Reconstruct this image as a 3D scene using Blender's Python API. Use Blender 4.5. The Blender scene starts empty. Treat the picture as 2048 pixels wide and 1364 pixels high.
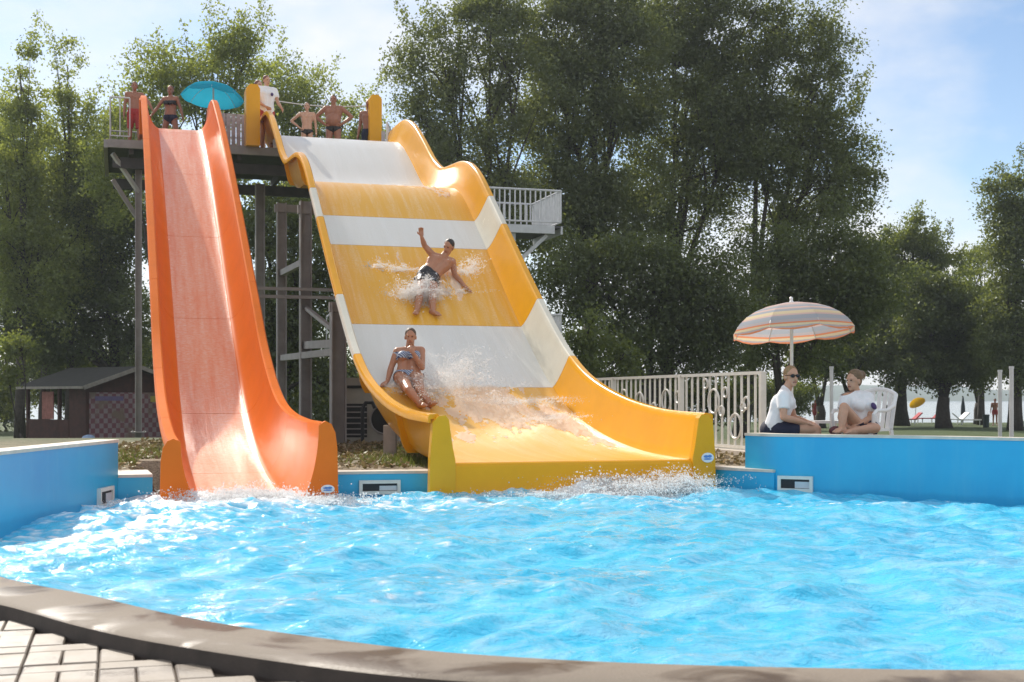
import bpy, bmesh, math, random
import numpy as np
from mathutils import Vector, Matrix

random.seed(7)
RNG = np.random.default_rng(7)
scene = bpy.context.scene
COL = scene.collection
R = math.radians

# ------------------------------------------------------------------ camera
F = 2600.0           # focal length in photo pixels (2048 wide)
EYE = 1.02           # eye above the pool water
HOR = 797.0          # horizon row in the photo
cam_d = bpy.data.cameras.new('camera')
cam_d.sensor_width = 36.0
cam_d.lens = 36.0 * F / 2048.0
cam_d.shift_y = (HOR - 682.0) / 2048.0
cam_d.dof.use_dof = True
cam_d.dof.focus_distance = 15.5
cam_d.dof.aperture_fstop = 5.0
cam_d.clip_start = 0.1
cam_d.clip_end = 12000
cam = bpy.data.objects.new('camera', cam_d)
cam.location = (0, 0, EYE)
cam.rotation_euler = (R(90), 0, 0)
COL.objects.link(cam)
scene.camera = cam

# ------------------------------------------------------------------ light
SUN_EL, SUN_AZ = 37.0, -30.0      # azimuth from +Y towards +X
SUN = Vector((math.cos(R(SUN_EL)) * math.sin(R(SUN_AZ)), math.cos(R(SUN_EL)) * math.cos(R(SUN_AZ)), math.sin(R(SUN_EL))))
world = bpy.data.worlds.new('World')
scene.world = world
world.use_nodes = True
wn, wl = world.node_tree.nodes, world.node_tree.links
wn.clear()
w_out = wn.new('ShaderNodeOutputWorld')
w_bg = wn.new('ShaderNodeBackground')
w_bg.inputs['Strength'].default_value = 0.105
w_sky = wn.new('ShaderNodeTexSky')
w_sky.sky_type = 'NISHITA'
w_sky.sun_disc = False
w_sky.sun_elevation = R(SUN_EL)
w_sky.sun_rotation = R(SUN_AZ)
w_sky.dust_density = 0.6
w_sky.altitude = 1200
w_sky.air_density = 1.0
w_sky.ozone_density = 1.0
w_tc = wn.new('ShaderNodeTexCoord')
w_map = wn.new('ShaderNodeMapping')
w_map.inputs['Location'].default_value = (7.7, 5.1, 0.3)
w_map.inputs['Scale'].default_value = (1.0, 1.0, 2.1)
w_n = wn.new('ShaderNodeTexNoise')
w_n.inputs['Scale'].default_value = 2.6
w_n.inputs['Detail'].default_value = 7
w_n.inputs['Roughness'].default_value = 0.58
w_r = wn.new('ShaderNodeValToRGB')
w_r.color_ramp.elements[0].position = 0.36
w_r.color_ramp.elements[0].color = (0.0, 0.0, 0.0, 1)
w_r.color_ramp.elements[1].position = 0.59
w_r.color_ramp.elements[1].color = (0.92, 0.92, 0.92, 1)
w_mix = wn.new('ShaderNodeMix')
w_mix.data_type = 'RGBA'
w_mix.inputs[7].default_value = (7.0, 6.95, 6.95, 1)
wl.new(w_tc.outputs['Generated'], w_map.inputs['Vector'])
wl.new(w_map.outputs['Vector'], w_n.inputs['Vector'])
wl.new(w_n.outputs[0], w_r.inputs['Fac'])
wl.new(w_r.outputs['Color'], w_mix.inputs[0])
wl.new(w_sky.outputs['Color'], w_mix.inputs[6])
wl.new(w_mix.outputs[2], w_bg.inputs['Color'])
wl.new(w_bg.outputs['Background'], w_out.inputs['Surface'])

sun_d = bpy.data.lights.new('sun', 'SUN')
sun_d.energy = 3.5
sun_d.angle = R(0.55)
sun_d.color = (1.0, 0.93, 0.82)
sun_o = bpy.data.objects.new('sun', sun_d)
sun_o.rotation_euler = (-SUN).to_track_quat('-Z', 'Y').to_euler()
sun_o.location = SUN * 60
COL.objects.link(sun_o)

vs = scene.view_settings
vs.view_transform = 'Standard'
vs.look = 'None'
vs.gamma = 1.0
vs.use_curve_mapping = False
vs.exposure = 0.5
scene.render.engine = 'CYCLES'
scene.cycles.max_bounces = 10
scene.cycles.diffuse_bounces = 7
scene.cycles.glossy_bounces = 3
scene.cycles.transmission_bounces = 5
scene.cycles.transparent_max_bounces = 20
scene.cycles.caustics_reflective = False
scene.cycles.caustics_refractive = False
scene.cycles.use_denoising = True


# ------------------------------------------------------------------ helpers
def P(px, py, d):
    """the place at depth d metres seen at photo pixel (px, py)"""
    return Vector(((px - 1024.0) / F * d, d, EYE + (HOR - py) / F * d))


def smooth01(a, b, x):
    t = np.clip((x - a) / (b - a), 0, 1)
    return t * t * (3 - 2 * t)


def vnoise(x, y, seed=0):
    xi = np.floor(x).astype(np.int64)
    yi = np.floor(y).astype(np.int64)
    fx, fy = x - xi, y - yi
    fx = fx * fx * (3 - 2 * fx)
    fy = fy * fy * (3 - 2 * fy)

    def h(a, b):
        n = (a * 374761393 + b * 668265263 + seed * 982451653) & 0x7fffffff
        n = ((n ^ (n >> 13)) * 1274126177) & 0x7fffffff
        return ((n ^ (n >> 16)) & 0xffff) / 65535.0
    return (h(xi, yi) * (1 - fx) + h(xi + 1, yi) * fx) * (1 - fy) + (h(xi, yi + 1) * (1 - fx) + h(xi + 1, yi + 1) * fx) * fy


def fbm(x, y, seed=0, octaves=4):
    s, a, tot = 0, 1.0, 0
    for k in range(octaves):
        s = s + a * vnoise(x * 2 ** k, y * 2 ** k, seed + k)
        tot += a
        a *= 0.55
    return s / tot


class MB:
    """collects shapes and links them as ONE mesh object"""

    def __init__(self):
        self.v, self.f, self.m = [], [], []
        self.uv = {}

    def add(self, vs_, fs_, m=0):
        o = len(self.v)
        self.v += [tuple(p) for p in vs_]
        for f in fs_:
            self.f.append(tuple(o + i for i in f))
            self.m.append(m)
        return self

    def box(self, c, s, rz=0.0, m=0, M=None):
        x, y, z = s[0] / 2, s[1] / 2, s[2] / 2
        vs_ = [Vector((a, b, e)) for a in (-x, x) for b in (-y, y) for e in (-z, z)]
        rot = M if M is not None else Matrix.Rotation(rz, 3, 'Z')
        c = Vector(c)
        self.add([c + rot @ p for p in vs_], [(0, 1, 3, 2), (4, 6, 7, 5), (0, 4, 5, 1), (2, 3, 7, 6), (0, 2, 6, 4), (1, 5, 7, 3)], m)
        return self

    def beam(self, p0, p1, w, h, m=0, up=Vector((0, 0, 1))):
        """a straight bar of rectangular section from p0 to p1"""
        p0, p1 = Vector(p0), Vector(p1)
        d = p1 - p0
        L = d.length
        d.normalize()
        side = d.cross(up)
        if side.length < 1e-4:
            side = Vector((1, 0, 0))
        side.normalize()
        u2 = side.cross(d)
        M = Matrix((side, d, u2)).transposed()
        return self.box((p0 + p1) / 2, (w, L, h), M=M, m=m)

    def tube(self, pts, rad, n=8, m=0, cap=True):
        pts = [Vector(p) for p in pts]
        if not hasattr(rad, '__len__'):
            rad = [rad] * len(pts)
        vs_, fs_ = [], []
        prev = None
        for i, p in enumerate(pts):
            t = (pts[min(i + 1, len(pts) - 1)] - pts[max(i - 1, 0)])
            if t.length < 1e-9:
                t = Vector((0, 0, 1))
            t.normalize()
            if prev is None:
                a = t.orthogonal().normalized()
            else:
                a = prev - t * prev.dot(t)
                a = a.normalized() if a.length > 1e-6 else t.orthogonal().normalized()
            prev = a
            b = t.cross(a)
            for k in range(n):
                g = 2 * math.pi * k / n
                vs_.append(p + (a * math.cos(g) + b * math.sin(g)) * rad[i])
        for i in range(len(pts) - 1):
            for k in range(n):
                k2 = (k + 1) % n
                fs_.append((i * n + k, i * n + k2, (i + 1) * n + k2, (i + 1) * n + k))
        if cap:
            fs_.append(tuple(reversed(range(n))))
            fs_.append(tuple((len(pts) - 1) * n + k for k in range(n)))
        return self.add(vs_, fs_, m)

    def capsule(self, p0, p1, r0, r1, n=12, m=0):
        p0, p1 = Vector(p0), Vector(p1)
        d = p1 - p0
        d = d.normalized() if d.length > 1e-6 else Vector((0, 0, 1))
        pts, rad = [], []
        for g in (-80, -55, -28, 0):
            pts.append(p0 + d * (math.sin(R(g)) * r0))
            rad.append(math.cos(R(g)) * r0)
        for g in (0, 28, 55, 80):
            pts.append(p1 + d * (math.sin(R(g)) * r1))
            rad.append(math.cos(R(g)) * r1)
        return self.tube(pts, rad, n, m)

    def ellipsoid(self, c, r, M=None, n=14, k=9, m=0):
        c = Vector(c)
        M = M or Matrix.Identity(3)
        vs_ = [c + M @ Vector((0, 0, -r[2]))]
        for j in range(1, k):
            a = math.pi * j / k - math.pi / 2
            for i in range(n):
                g = 2 * math.pi * i / n
                vs_.append(c + M @ Vector((r[0] * math.cos(a) * math.cos(g), r[1] * math.cos(a) * math.sin(g), r[2] * math.sin(a))))
        vs_.append(c + M @ Vector((0, 0, r[2])))
        fs_ = []
        for i in range(n):
            fs_.append((0, 1 + (i + 1) % n, 1 + i))
        for j in range(k - 2):
            for i in range(n):
                a, b = 1 + j * n + i, 1 + j * n + (i + 1) % n
                fs_.append((a, b, b + n, a + n))
        e = len(vs_) - 1
        for i in range(n):
            fs_.append((e, 1 + (k - 2) * n + i, 1 + (k - 2) * n + (i + 1) % n))
        return self.add(vs_, fs_, m)

    def prism(self, poly, a, b, m=0):
        """poly: points of a flat outline; extruded by the vector from a to b"""
        off = Vector(b) - Vector(a)
        vs_ = [Vector(p) for p in poly] + [Vector(p) + off for p in poly]
        n = len(poly)
        fs_ = [tuple(range(n)), tuple(reversed(range(n, 2 * n)))]
        fs_ += [(i, i + n, (i + 1) % n + n, (i + 1) % n) for i in range(n)]
        return self.add(vs_, fs_, m)

    def mesh(self, name, mats, origin=(0, 0, 0), smooth=False, fix=True):
        me = bpy.data.meshes.new(name)
        o = Vector(origin)
        me.from_pydata([Vector(p) - o for p in self.v], [], self.f)
        for mt in mats:
            me.materials.append(mt)
        if len(mats) > 1:
            me.polygons.foreach_set('material_index', np.array(self.m, dtype=np.int32))
        if fix:
            bm = bmesh.new()
            bm.from_mesh(me)
            bmesh.ops.recalc_face_normals(bm, faces=bm.faces)
            bm.to_mesh(me)
            bm.free()
        me.polygons.foreach_set('use_smooth', [bool(smooth)] * len(me.polygons))
        if smooth and smooth is not True:
            me.set_sharp_from_angle(angle=R(smooth))
        me.update()
        return me

    def build(self, name, mats, parent=None, smooth=False, local=False, label=None, kind=None, fix=True):
        if not isinstance(mats, (list, tuple)):
            mats = [mats]
        org = (0, 0, 0)
        if parent is not None and not local:
            org = world_loc(parent)
        return link(name, self.mesh(name, mats, org, smooth, fix), parent, label, kind)


def world_loc(o):
    p = Vector((0, 0, 0))
    while o is not None:
        p += o.location
        o = o.parent
    return p


def link(name, me, parent=None, label=None, kind=None, loc=None):
    o = bpy.data.objects.new(name, me)
    COL.objects.link(o)
    if parent is not None:
        o.parent = parent
    if loc is not None:
        o.location = loc
    if label:
        o['label'] = label
    if kind:
        o['kind'] = kind
    return o


def tag(o, label, cat, group=None, kind=None):
    o['label'] = label
    if cat:
        o['category'] = cat
    if group:
        o['group'] = group
    if kind:
        o['kind'] = kind
    return o


def thing(name, label, cat, loc=(0, 0, 0), rz=0.0, group=None):
    o = bpy.data.objects.new(name, None)
    o.empty_display_size = 0.2
    o.location = loc
    o.rotation_euler = (0, 0, rz)
    COL.objects.link(o)
    return tag(o, label, cat, group)


def fast_mesh(name, verts, quads, mats, smooth=False):
    """numpy arrays straight into a mesh (quads: n x 4)"""
    me = bpy.data.meshes.new(name)
    nv, nq = len(verts), len(quads)
    k = quads.shape[1]
    me.vertices.add(nv)
    me.vertices.foreach_set('co', np.ascontiguousarray(verts, dtype=np.float32).ravel())
    me.loops.add(nq * k)
    me.loops.foreach_set('vertex_index', np.ascontiguousarray(quads, dtype=np.int32).ravel())
    me.polygons.add(nq)
    me.polygons.foreach_set('loop_start', np.arange(0, nq * k, k, dtype=np.int32))
    me.update(calc_edges=True)
    me.polygons.foreach_set('use_smooth', np.full(nq, smooth, dtype=bool))
    for mt in mats:
        me.materials.append(mt)
    me.validate()
    return me


# ------------------------------------------------------------------ materials
class Mat:
    def __init__(self, name):
        self.m = bpy.data.materials.new(name)
        self.m.use_nodes = True
        self.n = self.m.node_tree.nodes
        self.l = self.m.node_tree.links
        self.b = self.n['Principled BSDF']
        self.out = self.n['Material Output']

    def new(self, t, **kw):
        x = self.n.new(t)
        for k, v in kw.items():
            setattr(x, k, v)
        return x

    def noise(self, scale, detail=4, rough=0.55, vec=None, dist=0.0):
        x = self.new('ShaderNodeTexNoise')
        x.inputs['Scale'].default_value = scale
        x.inputs['Detail'].default_value = detail
        x.inputs['Roughness'].default_value = rough
        x.inputs['Distortion'].default_value = dist
        if vec is not None:
            self.l.new(vec, x.inputs['Vector'])
        return x.outputs[0]

    def coord(self, which='Object', scale=(1, 1, 1), rot=(0, 0, 0)):
        t = self.new('ShaderNodeTexCoord')
        mp = self.new('ShaderNodeMapping')
        mp.inputs['Scale'].default_value = scale
        mp.inputs['Rotation'].default_value = rot
        self.l.new(t.outputs[which], mp.inputs['Vector'])
        return mp.outputs['Vector']

    def pos(self, scale=(1, 1, 1), rot=(0, 0, 0)):
        t = self.new('ShaderNodeNewGeometry')
        mp = self.new('ShaderNodeMapping')
        mp.inputs['Scale'].default_value = scale
        mp.inputs['Rotation'].default_value = rot
        self.l.new(t.outputs['Position'], mp.inputs['Vector'])
        return mp.outputs['Vector']

    def ramp(self, fac, stops, interp='LINEAR'):
        x = self.new('ShaderNodeValToRGB')
        cr = x.color_ramp
        cr.interpolation = interp
        while len(cr.elements) < len(stops):
            cr.elements.new(0.5)
        for e, (p, c) in zip(cr.elements, stops):
            e.position = p
            e.color = tuple(c) + (1,) if len(c) == 3 else c
        self.l.new(fac, x.inputs['Fac'])
        return x.outputs['Color']

    def mix(self, fac, a, b):
        x = self.new('ShaderNodeMix', data_type='RGBA')
        for sock, val in ((x.inputs[0], fac), (x.inputs[6], a), (x.inputs[7], b)):
            if hasattr(val, 'links'):
                self.l.new(val, sock)
            elif hasattr(val, '__len__'):
                sock.default_value = tuple(val) + (1,)
            else:
                sock.default_value = val
        return x.outputs[2]

    def math(self, op, a, b=0.0):
        x = self.new('ShaderNodeMath', operation=op)
        for sock, val in ((x.inputs[0], a), (x.inputs[1], b)):
            if hasattr(val, 'links'):
                self.l.new(val, sock)
            else:
                sock.default_value = val
        return x.outputs[0]

    def bump(self, h, strength=0.3, dist=0.01):
        x = self.new('ShaderNodeBump')
        x.inputs['Strength'].default_value = strength
        x.inputs['Distance'].default_value = dist
        self.l.new(h, x.inputs['Height'])
        self.l.new(x.outputs['Normal'], self.b.inputs['Normal'])
        return self

    def set(self, **kw):
        for k, v in kw.items():
            s = self.b.inputs[k.replace('_', ' ')]
            if hasattr(v, 'links'):
                self.l.new(v, s)
            elif hasattr(v, '__len__'):
                s.default_value = tuple(v) + (1,) if len(v) == 3 and s.type == 'RGBA' else v
            else:
                s.default_value = v
        return self


def plain(name, col, rough=0.5, var=0.12, scale=6.0, bump=0.0, bscale=60.0, metal=0.0, spec=0.5, detail=5):
    m = Mat(name)
    v = m.pos()
    n = m.noise(scale, detail, 0.6, v)
    lo = tuple(max(0.0, c * (1 - var)) for c in col)
    hi = tuple(min(1.0, c * (1 + var)) for c in col)
    m.set(Base_Color=m.ramp(n, [(0.3, lo), (0.7, hi)]), Roughness=rough, Metallic=metal)
    m.b.inputs['Specular IOR Level'].default_value = spec
    if bump:
        m.bump(m.noise(bscale, 4, 0.6, v), bump, 0.01)
    return m.m


def fibreglass(name, col, rough=0.16, spec=0.28, bump=0.10):
    m = Mat(name)
    v = m.pos()
    n = m.noise(2.2, 5, 0.6, v)
    streak = m.noise(9.0, 4, 0.6, m.pos((1.0, 0.25, 0.25)))
    lo = tuple(c * 0.9 for c in col)
    c1 = m.ramp(n, [(0.3, lo), (0.7, col)])
    m.set(Base_Color=c1, Roughness=m.math('MULTIPLY_ADD', streak, 0.18), Coat_Weight=0.0)
    m.b.inputs['Specular IOR Level'].default_value = spec
    m.n[-1]
    rr = m.new('ShaderNodeMath', operation='MULTIPLY_ADD')
    m.l.new(streak, rr.inputs[0])
    rr.inputs[1].default_value = 0.08
    rr.inputs[2].default_value = rough
    m.l.new(rr.outputs[0], m.b.inputs['Roughness'])
    m.b.inputs['Subsurface Weight'].default_value = 0.0
    m.bump(m.noise(7.0, 3, 0.5, v), bump, 0.03)
    return m.m


def wet_floor(name, col, film=(0.8, 0.8, 0.78), amount=0.35, heading=0.0, fine=90.0, lo=0.42, hi=0.75, glo=0.08):
    """slide floor under a thin running film of aerated water"""
    m = Mat(name)
    v = m.pos()
    stretch = m.pos((1.0, 1.0, 1.0), (0, 0, heading))
    mp = m.new('ShaderNodeMapping')
    mp.inputs['Scale'].default_value = (1.7, 0.10, 0.14)
    m.l.new(stretch, mp.inputs['Vector'])
    big = m.noise(5.0, 6, 0.62, mp.outputs['Vector'], 0.35)
    mp2 = m.new('ShaderNodeMapping')
    mp2.inputs['Scale'].default_value = (0.55, 1.0, 1.4)
    m.l.new(stretch, mp2.inputs['Vector'])
    grain = m.noise(fine, 3, 0.6, mp2.outputs['Vector'])
    fac = m.ramp(big, [(lo, (0, 0, 0)), (hi, (1, 1, 1))])
    gf = m.ramp(grain, [(0.38, (glo, glo, glo)), (0.64, (1, 1, 1))])
    f2 = m.math('MULTIPLY', m.math('MULTIPLY', fac, gf), amount)
    m.set(Base_Color=m.mix(f2, col, film), Roughness=0.30, Coat_Weight=0.08, Coat_Roughness=0.14)
    m.b.inputs['Specular IOR Level'].default_value = 0.35
    hsum = m.math('ADD', m.math('MULTIPLY', big, 0.9), m.math('MULTIPLY', grain, 0.35))
    m.bump(hsum, 0.4, 0.02)
    return m.m


def leaf_mat(name, dark, light, trans=0.45, tint=(0.24, 0.28, 0.04)):
    m = Mat(name)
    m.n.remove(m.b)
    g = m.new('ShaderNodeNewGeometry')
    col = m.ramp(g.outputs['Random Per Island'], [(0.0, dark), (0.75, light), (1.0, tuple(min(1, c * 1.5) for c in light))])
    dif = m.new('ShaderNodeBsdfDiffuse')
    tr = m.new('ShaderNodeBsdfTranslucent')
    gl = m.new('ShaderNodeBsdfGlossy')
    gl.inputs['Roughness'].default_value = 0.45
    gl.inputs['Color'].default_value = (0.8, 0.85, 0.8, 1)
    m.l.new(col, dif.inputs['Color'])
    tcol = m.mix(0.6, col, tint)
    m.l.new(tcol, tr.inputs['Color'])
    mx = m.new('ShaderNodeMixShader')
    mx.inputs[0].default_value = trans
    m.l.new(dif.outputs[0], mx.inputs[1])
    m.l.new(tr.outputs[0], mx.inputs[2])
    mx2 = m.new('ShaderNodeMixShader')
    mx2.inputs[0].default_value = 0.05
    m.l.new(mx.outputs[0], mx2.inputs[1])
    m.l.new(gl.outputs[0], mx2.inputs[2])
    m.l.new(mx2.outputs[0], m.out.inputs['Surface'])
    return m.m


def foam_mat(name, clear=0.42):
    m = Mat(name)
    m.n.remove(m.b)
    d_, t_ = m.new('ShaderNodeBsdfDiffuse'), m.new('ShaderNodeBsdfTranslucent')
    for x in (d_, t_):
        x.inputs['Color'].default_value = (0.98, 0.98, 0.98, 1)
    x = m.new('ShaderNodeMixShader')
    x.inputs[0].default_value = 0.55
    m.l.new(d_.outputs[0], x.inputs[1])
    m.l.new(t_.outputs[0], x.inputs[2])
    tp = m.new('ShaderNodeBsdfTransparent')
    y = m.new('ShaderNodeMixShader')
    y.inputs[0].default_value = clear
    m.l.new(x.outputs[0], y.inputs[1])
    m.l.new(tp.outputs[0], y.inputs[2])
    m.l.new(y.outputs[0], m.out.inputs['Surface'])
    return m.m


SKIN = dict()


def skin_mat(name, col, rough=0.42):
    m = Mat(name)
    v = m.pos()
    n = m.noise(14.0, 4, 0.6, v)
    m.set(Base_Color=m.ramp(n, [(0.3, tuple(c * 0.86 for c in col)), (0.7, col)]), Roughness=rough)
    m.b.inputs['Subsurface Weight'].default_value = 0.12
    m.b.inputs['Subsurface Radius'].default_value = (0.02, 0.008, 0.004)
    return m.m


YEL = fibreglass('yellow_gelcoat', (0.84, 0.39, 0.008), 0.18)
WHT = fibreglass('cream_gelcoat', (0.74, 0.70, 0.58), 0.22)
ORG = fibreglass('orange_gelcoat', (0.79, 0.182, 0.026), 0.30, 0.020, 0.02)
HEAD = R(-16.86)
YEL_F = wet_floor('wet_yellow_floor', (0.78, 0.40, 0.02), (0.88, 0.80, 0.62), 0.5, HEAD, 60.0, 0.45, 0.72)
WHT_F = wet_floor('wet_cream_floor', (0.72, 0.71, 0.66), (0.85, 0.86, 0.86), 0.5, HEAD)
ORG_F = wet_floor('wet_orange_floor', (0.78, 0.17, 0.02), (0.90, 0.66, 0.49), 0.62, HEAD, 34.0, 0.22, 0.60, 0.42)
bm_ = Mat('blue_pool_paint')
bv_ = bm_.pos()
b_big = bm_.noise(1.3, 5, 0.6, bv_)
b_str = bm_.noise(3.0, 5, 0.65, bm_.pos((2.2, 2.2, 0.25)))
b_c = bm_.ramp(b_big, [(0.3, (0.016, 0.36, 0.64)), (0.7, (0.026, 0.44, 0.70))])
b_c = bm_.mix(bm_.ramp(b_str, [(0.52, (0, 0, 0)), (0.75, (0.35, 0.35, 0.35))]), b_c, (0.10, 0.46, 0.66))
b_sep = bm_.new('ShaderNodeSeparateXYZ')
bm_.l.new(bv_, b_sep.inputs[0])
b_wl = bm_.math('ADD', b_sep.outputs['Z'], bm_.math('MULTIPLY', b_str, 0.07))
b_c = bm_.mix(bm_.ramp(b_wl, [(0.06, (0.5, 0.5, 0.5)), (0.10, (0, 0, 0))]), b_c, (0.012, 0.28, 0.52))
bm_.set(Base_Color=b_c, Roughness=0.36)
bm_.bump(bm_.noise(30.0, 3, 0.6, bv_), 0.06, 0.01)
BLUE = bm_.m
CAPM = plain('pale_wall_cap', (0.62, 0.55, 0.47), 0.6, 0.15, 5, 0.1, 60)
STEEL = plain('grey_painted_steel', (0.30, 0.28, 0.275), 0.5, 0.18, 3.0, 0.05, 40)
STEEL_L = plain('pale_galvanised_steel', (0.55, 0.56, 0.58), 0.42, 0.12, 5.0)
DECKM = plain('dark_deck_plate', (0.07, 0.07, 0.075), 0.7, 0.2, 4)
WHITEP = plain('white_painted_metal', (0.72, 0.69, 0.63), 0.45, 0.08, 8)
WPLAST = plain('white_plastic', (0.80, 0.80, 0.80), 0.35, 0.05, 6)
DARK = plain('dark_opening', (0.015, 0.016, 0.018), 0.6, 0.1)
BOARD = plain('grey_lilac_board', (0.42, 0.38, 0.40), 0.7, 0.2, 9)
CONC = None
FOAM = foam_mat('white_foam')
SHEETM = foam_mat('white_water_sheet', 0.22)

# ------------------------------------------------------------------ pool outline
near_pts = [(-4.02, 10.1), (-3.85, 9.2), (-3.45, 8.2), (-2.80, 7.12), (-2.05, 6.40), (-1.55, 5.88), (-1.11, 5.51), (-0.41, 5.06), (0.04, 4.88), (0.506, 4.767),
            (1.11, 4.69), (1.836, 4.66), (2.8, 4.78), (4.0, 5.3), (5.2, 6.4), (6.0, 8.0), (6.2, 9.6), (6.0, 11.0)]


def spline(pts, per=6):
    pts = [Vector((p[0], p[1], p[2] if len(p) > 2 else 0)) for p in pts]
    out = []
    for i in range(len(pts) - 1):
        p0 = pts[max(i - 1, 0)]
        p1, p2 = pts[i], pts[i + 1]
        p3 = pts[min(i + 2, len(pts) - 1)]
        for k in range(per):
            t = k / per
            out.append(0.5 * ((2 * p1) + (-p0 + p2) * t + (2 * p0 - 5 * p1 + 4 * p2 - p3) * t * t + (-p0 + 3 * p1 - 3 * p2 + p3) * t ** 3))
    out.append(pts[-1])
    return out


near = spline(near_pts, 6)
# far side, right to left: right wall, low walls, left wall
wall_right = spline([(6.0, 11.0), (5.55, 12.0), (4.93, 12.75), (3.9, 13.60), (3.3, 13.9), (2.86, 14.12), (2.61, 14.55)], 6)
low_right = [Vector((2.84, 14.10, 0)), Vector((2.20, 14.80, 0))]
def fill(a, b, n):
    return [Vector(a).lerp(Vector(b), i / n) for i in range(n)]


low_mid = fill((2.20, 14.86, 0), (-0.7, 14.02, 0), 8) + fill((-0.7, 14.02, 0), (-1.95, 13.75, 0), 6) + [Vector((-1.95, 13.75, 0))]
low_left = fill((-1.95, 13.75, 0), (-3.58, 13.34, 0), 9) + [Vector((-3.58, 13.34, 0)), Vector((-4.00, 13.2, 0))]
wall_left = spline([(-4.0, 13.2), (-4.0, 12.3), (-4.02, 11.2), (-4.02, 10.1)], 5)
loop = near[:-1] + [p for p in wall_right if p.x > 2.87] + low_right[:-1] + low_mid[:-1] + low_left[:-1] + wall_left[:-1]


def out_normals(pts, closed):
    n = len(pts)
    res = []
    for i in range(n):
        a = pts[(i - 1) % n] if closed else pts[max(i - 1, 0)]
        b = pts[(i + 1) % n] if closed else pts[min(i + 1, n - 1)]
        t = (b - a)
        t.z = 0
        t.normalize()
        res.append(Vector((t.y, -t.x, 0)))      # the loop runs counter-clockwise, outward is right of travel
    return res


def in_poly(x, y, poly):
    inside = np.zeros(x.shape, bool)
    n = len(poly)
    for i in range(n):
        x1, y1 = poly[i][0], poly[i][1]
        x2, y2 = poly[(i + 1) % n][0], poly[(i + 1) % n][1]
        if y1 == y2:
            continue
        c = ((y1 > y) != (y2 > y)) & (x < (x2 - x1) * (y - y1) / (y2 - y1) + x1)
        inside ^= c
    return inside


GROUND_Z = 0.24
FAR_Z = -0.58


def ground_z(d):
    return GROUND_Z + (FAR_Z - GROUND_Z) * float(smooth01(25.0, 42.0, np.array(float(d))))


# ------------------------------------------------------------------ ground, lake, hills
gm = Mat('park_ground')
gv = gm.pos()
g_big = gm.noise(0.35, 5, 0.6, gv)
g_mid = gm.noise(3.0, 6, 0.7, gv)
g_fine = gm.noise(40.0, 4, 0.7, gv)
straw = gm.ramp(g_fine, [(0.3, (0.12, 0.09, 0.055)), (0.5, (0.30, 0.24, 0.16)), (0.72, (0.52, 0.45, 0.33))])
grass = gm.ramp(g_fine, [(0.3, (0.03, 0.05, 0.012)), (0.7, (0.10, 0.14, 0.035))])
sepx = gm.new('ShaderNodeSeparateXYZ')
gm.l.new(gv, sepx.inputs[0])
far_f = gm.ramp(gm.math('ADD', gm.math('MULTIPLY', sepx.outputs['Y'], 0.02), gm.math('MULTIPLY', g_mid, 0.25)), [(0.5, (0, 0, 0)), (0.66, (1, 1, 1))])
gm.set(Base_Color=gm.mix(far_f, straw, grass), Roughness=0.9)
gm.bump(gm.math('ADD', g_fine, g_mid), 0.7, 0.03)
GROUND = gm.m

nrm = out_normals(loop, True)
mb = MB()
rings = []
dists = [0.34, 0.6, 0.9, 1.3, 1.7, 2.2, 2.8, 3.5, 5, 8, 14, 22, 30]
AX = Vector((math.sin(R(-16.86)), math.cos(R(-16.86)), 0))
CX = Vector((math.cos(R(-16.86)), -math.sin(R(-16.86)), 0))
for p, n in zip(loop, nrm):
    row = []
    for k, dd in enumerate(dists):
        c = Vector((1.0, 9.5, 0))
        q = p + n * 0.34 + (p - c).normalized() * (dd - 0.34)
        near_side = p.y < 9.0
        z = -0.047 if near_side else (GROUND_Z - 0.004 if q.y < 24 else ground_z(q.y))
        rel = q - Vector((-2.63, 13.06, 0))
        if not near_side and abs(rel.dot(CX)) < 0.95 and rel.dot(AX) < 3.6:
            z = -0.25
        row.append(Vector((q.x, q.y, z)))
    q = (p - Vector((1.0, 9.5, 0))).normalized()
    rings.append(row)
vs_, fs_ = [], []
K = len(dists)
for row in rings:
    vs_ += row
N = len(rings)
for i in range(N):
    for k in range(K - 1):
        a, b = i * K + k, ((i + 1) % N) * K + k
        fs_.append((a, b, b + 1, a + 1))
mb.add(vs_, fs_)
g1 = mb.build('ground', GROUND, kind='structure')
tag(g1, 'straw covered ground around the pool and under the slides', None, kind='structure')
# lawn beyond, down to the lake shore
mb = MB()
xs = [-140, -80, -50, -32, -24, -16, -8, 0, 8, 16, 24, 32, 50, 80, 140]
ys = [21.0, 24, 27, 30, 33, 36, 40, 45, 52, 60, 70, 80, 88, 94, 97]
vs_ = []
for y in ys:
    for x in xs:
        z = (ground_z(y) if y > 25 else GROUND_Z) - 0.012 + 0.04 * math.sin(x * 0.31 + y * 0.17) * (1 if y > 40 else 0)
        if y > 92:
            z = FAR_Z - (y - 92) * 0.28
        vs_.append((x, y, z))
nx = len(xs)
fs_ = [(j * nx + i, j * nx + i + 1, (j + 1) * nx + i + 1, (j + 1) * nx + i) for j in range(len(ys) - 1) for i in range(nx - 1)]
mb.add(vs_, fs_)
lawn = mb.build('lawn', GROUND, kind='structure', smooth=True)
tag(lawn, 'shaded park lawn running down to the lake', None, kind='structure')

lm = Mat('lake_water')
lv = lm.pos((0.25, 1.2, 1))
lm.set(Base_Color=(0.10, 0.17, 0.20), Roughness=0.12)
lm.bump(lm.noise(1.2, 5, 0.6, lv), 0.35, 0.08)
mb = MB()
mb.add([(-1480, 90, -1.35), (1480, 90, -1.35), (1480, 1430, -1.35), (-1480, 1430, -1.35)], [(0, 1, 2, 3)])
tag(mb.build('lake', lm.m, kind='structure'), 'pale lake behind the trees', None, kind='structure')

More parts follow.
